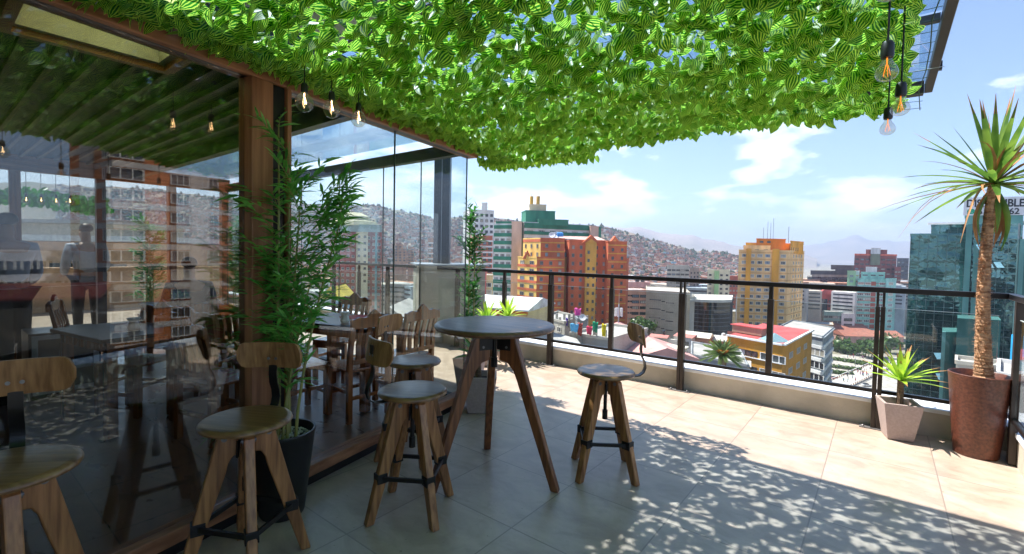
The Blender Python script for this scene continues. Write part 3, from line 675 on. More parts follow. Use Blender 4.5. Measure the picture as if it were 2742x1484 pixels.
for k in range(9):
    spr.append((np.array([bx,by,1.28+.04*k])+R3*(.06+.01*k),R3*1.0+np.array([0,0,.75]),.30))
for k in range(7): spr.append((np.array([bx,by,1.55+.03*k])+R3*.2,R3*.75+np.array([0,0,.8]),.24))
for k in range(12): spr.append((np.array([bx,by,.95+.05*k]),-R3*1.0+np.array([0,0,random.uniform(-.1,.5)]),.22))
for k in range(4): spr.append((np.array([bx-.04,by-.02,.47+.01*k]),-R3*1.0+np.array([0,0,-.05-.06*k])+fw*.1,.34))
bamboo(t,None,canes,K['bam'],33,spr,.07,.135,w=.0085)
t=thing('potted_bamboo','slim sunlit bamboo standing outside the corner of the glass room','potted plant')
bb=np.array([*P(1262,690,5.05)[:2],0]); sqpot(t,bb[0],bb[1],R_(20),.32,.2,.28)
canes=[[bb+np.array([dx,dy,0])*(1.)+UP*(.25+(top-.25)*i/7) for i in range(8)] for dx,dy,top in((-.03,0,1.92),(.03,.02,1.75),(0,-.03,1.6))]
spr=[]
random.seed(3)
for cn in canes:
    for k in range(26):
        tt=random.uniform(.18,1.0); i=min(6,int(tt*7)); p=np.array(cn[i])*(1-(tt*7-i))+np.array(cn[i+1])*(tt*7-i) if tt<1 else np.array(cn[-1])
        a=random.uniform(0,6.28); spr.append((p,(math.cos(a)*.7,math.sin(a)*.7,random.uniform(.5,1.6)),random.uniform(.12,.22)))
bamboo(t,None,canes,K['bam2'],34,spr,.06,.11,w=.010)
# ================================================================== INTERIOR FURNITURE
def make_chair(loc,rz,label):
    t=thing('dining_chair',label,'chair',loc,rz,'varnished wooden dining chairs inside the glass room')
    w=.42; mt=K['chairwood']
    m=MB(); m.box(-w/2,w/2,-.20,.21,.43,.455); m.build('seat',mt,t,bevel=.008)
    for sx in (-1,1):
        x=sx*(w/2-.022)
        m=MB(); m.box(x-.022,x+.022,-.195,-.15,0.005,.429); m.build('leg',mt,t,bevel=.004)
        pr=[(.17,0.005),(.215,0.005),(.215,.45),(.225,.62),(.27,.88),(.24,.88),(.19,.62),(.17,.45)]
        m=MB(); m.prism([(a,b) for a,b in pr],(1,0,0),.042,0,(x,0,0),(0,1,0)); m.build('leg',mt,t,bevel=.004)
    top=[(-w/2-.01,.80),(w/2+.01,.80),(w/2+.01,.88)]
    for i in range(13):
        u=1-2*i/12; top.append((u*(w/2-.01),.885+.055*math.exp(-(u/.33)**2)+.012*math.cos(u*9)))
    top.append((-w/2-.01,.88))
    m=MB(); m.prism(top,(0,1,0),.03,0,(0,.262,0),(1,0,0)); m.build('crest_rail',mt,t,bevel=.004)
    m=MB(); m.box(-w/2+.03,w/2-.03,.205,.225,.50,.54); m.build('lower_rail',mt,t)
    for k in range(4):
        x=-.12+.08*k; m=MB(); m.prism([(.205,.54),(.222,.54),(.225,.66),(.262,.80),(.245,.80),(.205,.66)],(1,0,0),.04,0,(x,0,0),(0,1,0)); m.build('slat',mt,t)
    m=MB(); m.box(-w/2+.03,w/2-.03,-.185,-.165,.18,.21); m.box(-w/2+.03,w/2-.03,.185,.205,.20,.23); m.box(-w/2+.012,-w/2+.03,-.15,.17,.25,.28); m.box(w/2-.03,w/2-.012,-.15,.17,.25,.28); m.build('stretcher',mt,t)
    m=MB(); m.box(-w/2+.02,w/2-.02,-.19,-.165,.37,.429); m.build('apron',mt,t)
    return t
K['intable']=mat('interior_table_top',(.05,.025,.015),.38,.3,9.)
def make_table(loc,rz,label,lx=.9,ly=.6):
    t=thing('dining_table',label,'table',loc,rz,'dark dining tables inside the glass room'); 
    m=MB(); m.box(-lx/2,lx/2,-ly/2,ly/2,.73,.76); m.build('table_top',K['intable'],t,bevel=.006)
    m=MB(); m.box(-lx/2+.05,lx/2-.05,-ly/2+.05,ly/2-.05,.65,.729); m.build('apron',K['chairwood'],t)
    for a in (-1,1):
        for b in (-1,1):
            m=MB(); x,y=a*(lx/2-.08),b*(ly/2-.08); m.box(x-.035,x+.035,y-.035,y+.035,.005,.649); m.build('leg',K['chairwood'],t,bevel=.004)
CH=[((-3.95,2.06),178,'varnished chair with wavy crest whose back faces the bar table through the glass'),
    ((-3.60,2.40),-92,'varnished chair half hidden behind the first one near the bar stool backrest'),
    ((-3.63,2.93),-86,'varnished chair in the corner of the glass room in front of the grey wall'),
    ((-4.75,2.95),20,'varnished chair farther back by the end glass, seen over a table with a red cloth'),
    ((-3.98,1.45),-165,'dark chair side-on behind the big bamboo leaves'),
    ((-4.75,1.62),-140,'reddish chair behind the bamboo with its crest catching light'),
    ((-5.25,2.05),-150,'dark chair right behind the seated man'),
    ((-5.1,1.2),30,'shaded chair left of the bamboo with curved slats'),
    ((-6.3,1.1),160,'far chair in the row behind the reflected apartment block'),
    ((-6.6,.4),170,'farthest chair at left in the dim row')]
c0=None
for p,rz,lb in CH:
    if c0 is None: c0=make_chair((p[0],p[1],.004),R_(rz),lb)
    else:
        c=copytree(c0); c.location=(p[0],p[1],.004); c.rotation_euler=(0,0,R_(rz)); c['label']=lb
make_table((-4.1,2.62,.004),R_(12),'dark table at the end glass with a red cloth and napkins on it',1.1,.65)
make_table((-4.9,1.05,.004),R_(10),'dark table behind the bamboo set with folded napkins')
make_table((-6.6,2.0,.004),R_(5),'dark table before the seated man')
m=MB(); m.box(-4.30,-4.02,2.66,2.90,.765,.772); tag(m.build('red_cloth',mat('red_cloth',(.62,.03,.02),.7)),'red folded cloth lying on the dining table by the end glass','cloth')
for (x,y,z,lb) in ((-3.95,2.5,.765,'white folded napkin on the table with the red cloth'),(-4.75,1.1,.765,'white folded napkin on the table behind the bamboo')):
    m=MB(); m.lathe([(.035,0),(.045,.02),(.03,.07),(.05,.10)],7,(x,y,z)); tag(m.build('napkin',mat('napkin',(.75,.75,.75),.8)),lb,'napkin')
# counter far left
t=thing('counter','dark counter with a black top deep in the room at far left','counter')
m=MB(); m.box(-6.6,-6.1,-2.6,.55,.005,1.0); m.build('body',mat('counter_dark',(.02,.015,.014),.4),t)
m=MB(); m.box(-6.65,-6.05,-2.65,.6,1.001,1.04); m.build('counter_top',K['black'],t)
# white framed cabinet door reflected look: low fridge
t=thing('drinks_fridge','low fridge with white door frame beside the dark counter','fridge')
m=MB(); m.box(-6.55,-6.1,.64,1.15,.005,.62); m.build('body',mat('fridge_dark',(.03,.03,.035),.3),t)
m=MB(); m.box(-6.098,-6.08,.66,.70,.05,.6); m.box(-6.098,-6.08,1.09,1.13,.05,.6); m.box(-6.098,-6.08,.70,1.09,.05,.09); m.box(-6.098,-6.08,.70,1.09,.56,.6); m.build('door_frame',mat('white_frame',(.6,.6,.62),.4),t)
# ---------------------------------------------------------------- people
def skin_body(name,verts,edges,rad,mt,parent=None,root=0,sub=2):
    me=D.meshes.new(name); me.from_pydata([tuple(v) for v in verts],edges,[]); o=D.objects.new(name,me); COL.objects.link(o)
    if parent: o.parent=parent
    md=o.modifiers.new('skin','SKIN'); sv=me.skin_vertices[0].data if me.skin_vertices else None
    if sv is None:
        me.attributes  # make sure the layer exists
    bpy.context.view_layer.objects.active=o
    if not me.skin_vertices:
        import bmesh
        bm=bmesh.new(); bm.from_mesh(me); bm.verts.layers.skin.verify(); bm.to_mesh(me); bm.free()
    for i,r in enumerate(rad):
        me.skin_vertices[0].data[i].radius=(r if isinstance(r,tuple) else (r,r))
        me.skin_vertices[0].data[i].use_root=(i==root)
    md.use_smooth_shade=True
    sb=o.modifiers.new('sub','SUBSURF'); sb.levels=sub; sb.render_levels=sub
    me.materials.append(mt); return o
skinm=mat('skin',(.42,.22,.14),.55,.08); hairm=mat('hair_black',(.01,.008,.008),.5)
navy=mat('navy_jacket',(.012,.018,.045),.55,.3,10.,bump=.3,bscale=14); whitesh=mat('white_shirt',(.50,.52,.60),.8,.08); trou=mat('dark_trousers',(.02,.02,.025),.8)
def figure(label,loc,rz,seated,top,bottom,hair,extra=None):
    t=thing('person',label,'person',loc,rz)
    hz=.50 if seated else .95   # hip height ; figure faces +y
    s=hz
    hipY=0
    V=[(0,0,s),(0,-.01,s+.22),(0,0,s+.43),(0,.01,s+.52),(0,.02,s+.57),(0,.035,s+.645),(0,.03,s+.725)]
    E=[(0,1),(1,2),(2,3),(3,4),(4,5),(5,6)]; Rr=[(.15,.11),(.14,.10),(.16,.11),(.06,.06),(.055,.055),(.078,.092),(.078,.09)]
    def limb(st,pts,rs):
        pv=st
        for p,r in zip(pts,rs):
            V.append(p); Rr.append(r); E.append((pv,len(V)-1)); pv=len(V)-1
        return pv
    for sx in (-1,1):
        if seated:
            limb(0,[(sx*.10,.05,s-.01),(sx*.13,.43,s+.0),(sx*.13,.42,.08),(sx*.13,.54,.04)],[(.085,.08),(.06,.06),(.042,.042),(.04,.03)])
            e=limb(2,[(sx*.20,0,s+.46),(sx*.25,.06,s+.19),(sx*.14,.32,s+.25)],[.055,.045,.032])
        else:
            limb(0,[(sx*.10,0,s-.05),(sx*.11,.01,.50),(sx*.11,0,.09),(sx*.12,.12,.04)],[(.085,.085),(.06,.06),(.042,.042),(.04,.03)])
            e=limb(2,[(sx*.20,0,s+.46),(sx*.25,.02,s+.17),(sx*.22,.18,s+.02)],[.055,.045,.032])
        hx=V[e]
        palm=(hx[0]-sx*.01,hx[1]+.06,hx[2]+.005); pe=limb(e,[palm],[.03])
        for k in range(5):
            off=(-.028+.014*k)*sx; 
            if k==4: limb(pe,[(palm[0]-sx*.035,palm[1]+.01,palm[2]-.005),(palm[0]-sx*.045,palm[1]+.03,palm[2]-.015)],[.010,.008])
            else: limb(pe,[(palm[0]+off,palm[1]+.045,palm[2]-.01),(palm[0]+off,palm[1]+.075-.004*abs(k-1.5),palm[2]-.03)],[.009,.0075])
    # nose
    limb(5,[(0,.135,s+.64)],[.014])
    body=skin_body('body',V,E,Rr,skinm,t)
    # clothes: torso + sleeves as one skinned surface slightly larger
    V2=[(0,0,s+.02),(0,-.01,s+.22),(0,0,s+.43),(0,.01,s+.545)]; E2=[(0,1),(1,2),(2,3)]; R2=[(.175,.135),(.165,.125),(.20,.14),(.08,.085)]
    for sx in (-1,1):
        b=len(V2)
        pts=[(sx*.20,0,s+.46),(sx*.25,.06,s+.19),(sx*.15,.29,s+.24)] if seated else [(sx*.20,0,s+.46),(sx*.25,.02,s+.17),(sx*.222,.14,s+.04)]
        V2+=pts; E2+=[(2,b),(b,b+1),(b+1,b+2)]; R2+=[.072,.062,.045]
    skin_body('jacket' if seated else 'shirt',V2,E2,R2,top,t)
    V3=[(0,0,s)];E3=[];R3_=[(.17,.13)]
    for sx in (-1,1):
        b=len(V3)
        pts=[(sx*.10,.05,s-.01),(sx*.13,.43,s),(sx*.13,.42,.14)] if seated else [(sx*.10,0,s-.06),(sx*.11,.01,.5),(sx*.11,0,.12)]
        V3+=pts; E3+=[(0,b),(b,b+1),(b+1,b+2)]; R3_+=[.10,.075,.055]
    skin_body('trousers',V3,E3,R3_,bottom,t)
    V4=[(0,-.015,s+.69),(0,.0,s+.765),(0,.07,s+.785)]; skin_body('hair',V4,[(0,1),(1,2)],[(.098,.098),(.095,.095),(.06,.05)],hair,t)
    return t
figure('seated man in a dark navy jacket with short black hair behind the bamboo, facing left',(-6.75,2.12,.004),R_(75),True,navy,trou,hairm)
figure('person in a white shirt standing at the counter at the far left behind glass',(*P(22,690,5.0)[:2],.004),R_(110),False,whitesh,trou,hairm)
figure('person in a pale shirt with reddish brown hair standing far back by the grey post',(*P(232,690,7.2)[:2],.004),R_(100),False,whitesh,trou,mat('hair_brown',(.10,.03,.015),.5))
m=MB(); m.box(-6.15,-5.85,2.35,2.65,.765,.78); 
t=thing('table_plant','small bushy green plant on the table beside the seated man','plant',(-6.2,1.85,.765))
m=MB(); m.lathe([(.03,0),(.045,.08)],12); m.build('pot',K['blackpot'],t)
m=MB(); random.seed(4)
for k in range(140):
    d=np.array([random.gauss(0,1),random.gauss(0,1),abs(random.gauss(0,1))]); d/=np.linalg.norm(d); p=np.array([0,0,.09])+d*random.uniform(.02,.08); m.strip([p,p+d*.025,p+d*.05],[.004,.01,.001],np.cross(d,[.3,.2,1])/1.1)
m.build('foliage',K['bam2'],t)
# ================================================================== BACK TERRACE (beyond the far wall)
m=MB(); m.box(-13.9,-8.6,-5,5.0,.001,.005); 
t=thing('ivy_strip','strip of hanging green leaves beyond the far glass wall of the room','artificial ivy')
m=MB(); uvl2=uvl; uvl=[]
random.seed(41)
for k in range(900):
    y=random.uniform(-.6,2.0); x=random.uniform(-10.6,-9.6); z=2.30-.05*(y-.5)**2-random.uniform(0,.22)
    tip=np.array([random.gauss(0,.6),random.gauss(0,.6),-1.]); nrm=np.array([1,random.gauss(0,.5),random.gauss(0,.4)])
    ivyleaf(np.array([x,y,z]),tip,nrm,.09,.032,.2,.1)
lv2=m.build('leaves',K['bam2'],t)
for (x,y,h_,sd,lb) in ((-9.6,2.45,1.75,51,'bamboo plant outside the far glass wall right of the grey post'),(-9.9,3.9,1.9,52,'bamboo plant beyond the far glass wall behind the seated man')):
    t=thing('potted_bamboo',lb,'potted plant'); sqpot(t,x,y,0,.32,.22,.3)
    canes=[[(x+dx,y+dy,.28+(h_*k_-.28)*i/5) for i in range(6)] for dx,dy,k_ in((-.04,0,1),(.04,.03,.9),(0,-.05,.8))]
    spr=[]; random.seed(sd)
    for cn in canes:
        for k in range(28):
            tt=random.uniform(.15,1); z=.28+(h_-.28)*tt; a=random.uniform(0,6.28); spr.append(((x,y,z),(math.cos(a),math.sin(a),random.uniform(.3,1.4)),random.uniform(.15,.3)))
    bamboo(t,None,canes,K['bam2'],sd,spr,.09,.15,w=.012)
m=MB(); m.box(-14,-13.75,-5,5.1,.005,.95); tag(m.build('back_parapet',mat('peach_plaster',(.60,.38,.22),.85)),'peach plaster wall closing the back terrace beyond the room','wall')
for nm_,lb,x0,x1,y0,dd,c_,rf in (('back_house','peach house with a white eave beyond the back terrace',-200,430,640,26,(.62,.36,.20),(.70,.68,.66)),('back_house','house with a reddish tiled roof beyond the back terrace',440,640,668,30,(.55,.48,.38),(.45,.20,.13)),('back_house','tall beige house behind the peach one beyond the back terrace',-300,330,590,44,(.55,.48,.38),(.45,.43,.40))):
    a=P(x0,y0,dd); c_2=P(x1,y0,dd); u=c_2-a; u[2]=0; L=np.linalg.norm(u); u/=L; nr=np.array([-u[1],u[0],0]); nr=nr if nr@a>0 else -nr
    t=thing(nm_,lb,'house'); m=MB(); m.obox((*(a+u*L/2+nr*4)[:2],(a[2]-60)/2),u,nr,UP,L/2,4,(a[2]+60)/2); m.build('wall',mat('bh%d'%int(dd),c_,.85),t)
    m=MB(); m.obox((*(a+u*L/2+nr*3.8)[:2],a[2]+.18),u,nr,UP,L/2+.4,4.4,.16); m.build('roof',mat('bhr%d'%int(dd),rf,.7),t)
    for k in range(int(L/3)):
        m=MB(); q=a+u*(1.5+3*k)-nr*.03; m.obox((q[0],q[1],a[2]-2),u,nr,UP,.6,.05,.8); m.build('window',mat('bhw',(.05,.06,.07),.2) if 'bhw' not in D.materials else D.materials['bhw'],t)
t=thing('steel_post','dark steel post rising from a concrete box behind the glass room corner','post')
q=P(1185,560,7.9); 
m=MB(); m.obox((q[0],q[1],2.1),CR*np.array([1,1,0])/np.linalg.norm(CR[:2]),np.array([-CR[1],CR[0],0]),UP,.13,.10,1.05); m.build('post',K['gsteel'],t)
m=MB(); m.obox((q[0],q[1],2.1),CR*np.array([1,1,0])/np.linalg.norm(CR[:2]),np.array([-CR[1],CR[0],0]),UP,.006,.106,1.04); m.build('seam',mat('seam_light',(.35,.38,.42),.4),t)
t=thing('concrete_box','square grey concrete shaft with a pale cap that carries the dark steel post','shaft')
qL=P(1122,700,7.3); qR=P(1300,700,7.6)
u=(qR-qL); u[2]=0; Lq=np.linalg.norm(u); u/=Lq; vv=np.array([-u[1],u[0],0]); c=(qL+qR)/2+vv*.5
m=MB(); m.obox((c[0],c[1],-1.0),u,vv,UP,Lq/2,.5,2.22); m.build('shaft',mat('shaft_plaster',(.32,.31,.26),.85,.15,3.,bump=.2),t)
m=MB(); m.obox((c[0],c[1],1.235),u,vv,UP,Lq/2+.05,.55,.012); m.build('cap',mat('shaft_cap',(.30,.33,.37),.4),t)
#CITY
# ================================================================== CITY
GZ=-65.
def wm(name,c,**k): 
    k.setdefault('var',.24); k.setdefault('scale',.3); k.setdefault('stretch',(1,1,.3)); k.setdefault('rough',.85); return mat(name,c,**k)
WG=mat('window_dark',(.03,.035,.045),.12,.5,.35,spec=.9)
WG2=mat('window_mid',(.10,.11,.12),.2,.6,.5)
CURT=mat('curtain_pane',(.38,.35,.30),.4,.4,.8); WG3=mat('window_sky',(.16,.21,.27),.08,.3,.5,spec=1.)
FR=wm('frame_white',(.62,.60,.56)); FRD=wm('frame_dark',(.06,.05,.045)); FRM=wm('frame_mid',(.26,.22,.20))
wmesh={}
def winmesh(key,frame,pane,fr=.10,bars=1):
    if pane is WG:
        v_=random.choices((0,1,2,3),(55,20,15,10))[0]; pane=(WG,WG2,CURT,WG3)[v_]; key=(key,v_)
    elif pane is WG2:
        v_=random.choices((0,1,2,3),(25,40,25,10))[0]; pane=(WG,WG2,CURT,WG3)[v_]; key=(key,'b',v_)
    if key in wmesh: return wmesh[key]
    m=MB(); y0,y1=-.10,.0   # local: x width, y outward(-), z height ; unit size
    m.box(-.5,-.5+fr,y0,y1,-.5,.5,0); m.box(.5-fr,.5,y0,y1,-.5,.5,0); m.box(-.5+fr,.5-fr,y0,y1,-.5,-.5+fr,0); m.box(-.5+fr,.5-fr,y0,y1,.5-fr,.5,0)
    for b in range(bars):
        x=-.5+(b+1)/(bars+1); m.box(x-.02,x+.02,y0,y1,-.5+fr,.5-fr,0)
    m.box(-.5+fr,.5-fr,-.035,0,-.5+fr,.5-fr,1)
    o=m.build('window',[frame,pane]); me=o.data; D.objects.remove(o); wmesh[key]=me; return me
def face_basis(A,B):
    u=np.array([B[0]-A[0],B[1]-A[1],0.]); L=np.linalg.norm(u); u/=L
    nrm=np.array([u[1],-u[0],0.])
    if np.dot(nrm,np.array([0,0,0])-A)<0 and False: nrm=-nrm
    return u,nrm,L
SC=1.
class Bld:
    def __init__(s,name,label,cat='building',group=None):
        s.t=thing(name,label,cat,(0,0,0),0,group); s.nw=0; s.extra=[]
    def facade_windows(s,A,B,ztop,cols,rows,fh,w,h,z0,u0=0.,u1=1.,key='w',fr=(None,None),skip=None,name='window',bars=1,frw=.10):
        fh*=SC;w*=SC;h*=SC;z0*=SC
        A=np.array(A,float);B=np.array(B,float); u,nr,L=face_basis(A,B)
        if np.dot(nr,np.array([0,0,0])-np.array([A[0],A[1],0]))<0: nr=-nr
        # local x=u, local y=-normal
        rot=Matrix(((u[0],-nr[0],0),(u[1],-nr[1],0),(0,0,1))).to_euler()
        flip=(np.cross(u,-nr)[2]<0)
        uu=-u if flip else u
        rot=Matrix(((uu[0],-nr[0],0),(uu[1],-nr[1],0),(0,0,1))).to_euler()
        for r in range(rows):
            for c in range(cols):
                if skip and skip(r,c): continue
                f_=u0+(u1-u0)*(c+.5)/cols; p=A+u*L*f_+nr*.02; z=ztop-z0-fh*r
                if s.nw<100:
                    me=winmesh(key,fr[0] or FR,fr[1] or WG,frw,bars)
                    o=D.objects.new(name,me); COL.objects.link(o); o.parent=s.t; o.location=(p[0],p[1],z); o.rotation_euler=rot; o.scale=(w,1,h)
                else: s.extra.append((p,u,nr,w,h,z))
                s.nw+=1
    def fin(s):
        if s.extra:
            m=MB()
            for p,u,nr,w,h,z in s.extra: 
                c=np.array([p[0],p[1],z])+nr*.03; m.obox(c,u,nr,UP,w/2*.85,.02,h/2*.85)
            o=m.build('windows',WG,s.t); o['kind']='stuff'
        return s.t
    def block(s,pts,ztop,mt,zb=GZ,back=12.,name='wall',roof=None):
        """pts: 2 or 3 footprint points left..(corner)..right"""
        q=[np.array([p[0],p[1]]) for p in pts]
        if len(q)==3: foot=[q[0],q[1],q[2],q[0]+q[2]-q[1]]
        else:
            u=q[1]-q[0]; u/=np.linalg.norm(u); n_=np.array([-u[1],u[0]]); 
            if n_@q[0]<0: n_=-n_
            off=(q[0]@r0[:2])/(q[0]@fw[:2]+1e-6)
            if off>.25: n_=q[0]/np.linalg.norm(q[0])
            elif off<-.15: n_=q[1]/np.linalg.norm(q[1])
            foot=[q[0],q[1],q[1]+n_*back,q[0]+n_*back]
        m=MB(); m.add([(p[0],p[1],zb) for p in foot]+[(p[0],p[1],ztop) for p in foot],[(3,2,1,0),(0,1,5,4),(1,2,6,5),(2,3,7,6),(3,0,4,7)])
        o=m.build(name,mt,s.t)
        m=MB(); c=sum(foot)/4
        m.add([(p[0],p[1],ztop) for p in foot],[(0,1,2,3)]); m.build('roof',roof or ROOF,s.t)
        # parapet rim
        if roof is None:
            m=MB()
            for i in range(4):
                a,b=foot[i],foot[(i+1)%4]; m.bar((a[0],a[1],ztop+.2),(b[0],b[1],ztop+.2),.25,.4)
            m.build('parapet',mt,s.t)
        return foot
    def band(s,A,B,z,h,d,mt,name='band'):
        u,nr,L=face_basis(np.array(A,float),np.array(B,float))
        if np.dot(nr,-np.array([A[0],A[1],0]))<0: nr=-nr
        c=(np.array([A[0]+B[0],A[1]+B[1],0])/2)+nr*(d/2+.003); c[2]=z
        m=MB(); m.obox(c,u,nr,UP,L/2+.01,d/2,h/2); m.build(name,mt,s.t)
ROOF=wm('flat_roof',(.42,.40,.37))
def pp(x,d,y=690): 
    q=P(x,y,d); return (q[0],q[1])
def zt(x,y,d): return float(P(x,y,d)[2])
# --- ground
m=MB(); m.add([(-9000,-3000,GZ-.2),(9000,-3000,GZ-.2),(9000,14000,GZ-.2),(-9000,14000,GZ-.2)],[(0,1,2,3)])
m.build('ground',mat('city_ground',(.30,.26,.21),.95,scale=.02,col2=(.20,.20,.13)),kind='structure')
# --- hills: polar terrain
def terrain(name,sil,r0,r1,mt,nr_=24,zb=GZ,rough=.06,seed=0,ease=1.):
    rnd=np.random.RandomState(seed); xs=np.arange(sil[0][0],sil[-1][0]+1,14.)
    ys=np.interp(xs,[p[0] for p in sil],[p[1] for p in sil])
    ph=rnd.uniform(0,6.28,8)
    ys=ys+sum(3.2/(k+1)*np.sin(xs*(.02+.035*k)+ph[k]) for k in range(6))
    m=MB(); vs=[]; fs=[]
    for i,(x,y) in enumerate(zip(xs,ys)):
        zr=zt(x,y,r1)
        for j in range(nr_+1):
            tt=j/nr_; d=r0+(r1-r0)*tt; q=P(x,690,d); f_=tt**ease; z=zb+(zr-zb)*f_+ (zr-zb)*rough*math.sin(x*.031+tt*9+ph[0])*math.sin(tt*math.pi)*math.sin(x*.011+ph[1])
            vs.append((q[0],q[1],z))
        q=P(x,690,r1*1.25); vs.append((q[0],q[1],zb))
    w=nr_+2
    for i in range(len(xs)-1):
        for j in range(w-1): fs.append((i*w+j,(i+1)*w+j,(i+1)*w+j+1,i*w+j+1))
    m.add(vs,fs); o=m.build(name,mt,kind='structure',smooth='all')
    def h(x,tt):
        y=float(np.interp(x,xs,ys)); zr=zt(x,y,r1); d=r0+(r1-r0)*tt; q=P(x,690,d)
        z=zb+(zr-zb)*tt**ease+(zr-zb)*rough*math.sin(x*.031+tt*9+ph[0])*math.sin(tt*math.pi)*math.sin(x*.011+ph[1])
        return np.array([q[0],q[1],z])
    return h
hillm=mat('hill_soil',(.22,.16,.11),.95,scale=.012,col2=(.13,.12,.07))
SIL=[(-600,470),(300,500),(600,528),(850,545),(960,547),(1050,563),(1160,582),(1250,580),(1330,590),(1420,594),(1500,597),(1610,606),(1660,622),(1760,645),(1850,665),(1905,678),(1930,674),(1985,690),(2040,705),(2100,712)]
hh=terrain('hill',SIL,520,1500,hillm,ease=1.15,seed=2)
mtm=mat('mountain_rock',(.34,.27,.22),.95,scale=.0012,col2=(.17,.16,.13))
terrain('mountain',[(900,610),(1400,606),(1520,604),(1620,607),(1720,614),(1790,630),(1860,628),(1950,652),(2040,672),(2120,676),(2200,690)],3200,5200,mtm,ease=1.3,seed=5,rough=.12)
terrain('mountain',[(1900,690),(2080,668),(2150,664),(2190,654),(2245,643),(2290,625),(2330,640),(2380,646),(2440,648),(2560,652),(2700,640),(2900,650)],6000,9000,mtm,ease=1.2,seed=8,rough=.12)
# --- hillside houses
hm=[wm('brick_house',(.34,.135,.075)),wm('brick_house_b',(.42,.20,.12)),wm('tan_house',(.50,.40,.30)),wm('white_house',(.62,.60,.56)),wm('blue_roof',(.12,.36,.50)),wm('grey_house',(.34,.33,.32))]
mhouse={}
def housemesh(k):
    if k in mhouse: return mhouse[k]
    m=MB(); m.box(-.5,.5,-.5,.5,-1.2,.5,0); m.box(-.54,.54,-.54,.54,.5,.56,2)
    o=m.build('house',[hm[k],WG,hm[5] if k!=4 else hm[4]]); me=o.data; D.objects.remove(o); 
    mhouse[k]=me; return me
m=MB(); m2=MB()
for z_ in (-.1,):
    for x_ in (-.28,.0,.28): m2.box(x_-.07,x_+.07,-.515,-.5,z_-.12,z_+.2)
o=m2.build('window_row',WG); wrow=o.data; D.objects.remove(o)
random.seed(101)
hs=[]
for k in range(15000):
    x=random.uniform(150,900) if k%3==0 else random.uniform(660,2040); tt=1-random.random()**.75; tt=max(.02,tt)*.985
    p=hh(x,tt); w=random.uniform(5.5,12); dpt=random.uniform(6,11); h_=random.uniform(3,7.5); kk=random.choices(range(6),(38,26,16,4,1,15))[0]; a=random.uniform(-.5,.5)+.3
    hs.append((p,w,dpt,h_,kk,a,float(np.linalg.norm(p))))
hs.sort(key=lambda q:q[6])
lab={0:'small dark red brick house among the nearest on the hillside',1:'small light red brick house among the nearest on the hillside',2:'small tan rendered house among the nearest on the hillside',3:'small white rendered house among the nearest on the hillside',4:'small house with a bright blue metal roof on the hillside',5:'small grey unplastered house among the nearest on the hillside'}
near=[h for h in hs if 640<(CX+F*((h[0][:3]-np.array([0,0,H]))@CR)/((h[0][:3]-np.array([0,0,H]))@fw))<2030][:300]
ids=set(id(h) for h in near)
for h in near:
    p,w,dpt,hg,kk,a,_=h
    t=D.objects.new('hillside_house',housemesh(kk)); COL.objects.link(t); t.location=(p[0],p[1],p[2]+hg*.3); t.rotation_euler=(0,0,a); t.scale=(w,dpt,hg)
    tag(t,lab[kk],'house','houses on the lower hillside')
    wo=D.objects.new('window_row',wrow); COL.objects.link(wo); wo.parent=t
m=MB()
for h in hs:
    if id(h) in ids: continue
    p,w,dpt,hg,kk,a,_=h; c,s_=math.cos(a),math.sin(a)
    m.obox((p[0],p[1],p[2]+hg*.1),(c,s_,0),(-s_,c,0),UP,w/2,dpt/2,hg*.62,kk)
tag(m.build('hillside_houses',hm),'dense mass of small brick houses covering the far hillside','houses',None,'stuff')
m=MB()
for k in range(3800):
    x=random.uniform(300,2040); tt=random.random(); p=hh(x,tt*.99); r=random.uniform(1.6,4.6)*(1.25 if tt>.9 else 1)
    m.lathe([(r*.3,0),(r*random.uniform(.8,1.2),r*.5),(r*random.uniform(.5,.9),r*1.1),(r*.15,r*random.uniform(1.4,2.2))],5,(p[0],p[1],p[2]))
tag(m.build('hillside_trees',mat('far_tree',(.045,.065,.03),1.,.3,.05,spec=.05)),'scattered dark trees between the hillside houses','trees',None,'stuff')
# --- helper for simple frontal tower
def tower(label,x0,x1,ytop,d0,d1,mt,cols,rows,fh,w,h,z0=2.,zb=GZ,back=14,key='std',fr=(None,None),u=(0,1),name='apartment_tower',bands=None,corner=None,skip=None,side=None,bars=1,bh=.8,rooft=None,fin=True):
    b=Bld(name,label); A=pp(x0,d0);B=pp(x1,d1); z=zt(x0,ytop,d0)
    if corner: # 3 point plan: corner=(xc,dc)
        C_=pp(*corner); z=zt(corner[0],ytop,corner[1]); b.block([A,C_,B],z,mt,zb,roof=rooft)
        b.facade_windows((*A,0),(*C_,0),z,cols,rows,fh,w,h,z0,key=key,fr=fr,skip=skip,bars=bars)
        if side: b.facade_windows((*C_,0),(*B,0),z,side[0],rows,fh,side[1],h,z0,key=key,fr=fr,bars=bars)
        if bands:
            for r in range(rows+1): b.band((*A,0),(*C_,0),z-z0+h/2+.4-fh*r,bh,.15,bands,'floor_band')
            for r in range(rows+1): b.band((*C_,0),(*B,0),z-z0+h/2+.4-fh*r,bh,.15,bands,'floor_band')
    else:
        b.block([A,B],z,mt,zb,back,roof=rooft)
        if cols: b.facade_windows((*A,0),(*B,0),z,cols,rows,fh,w,h,z0,u[0],u[1],key=key,fr=fr,skip=skip,bars=bars)
        if bands:
            for r in range(rows+1): b.band((*A,0),(*B,0),z-z0+h/2+.4-fh*r,bh,.15,bands,'floor_band')
    if fin: b.fin()
    return b,z
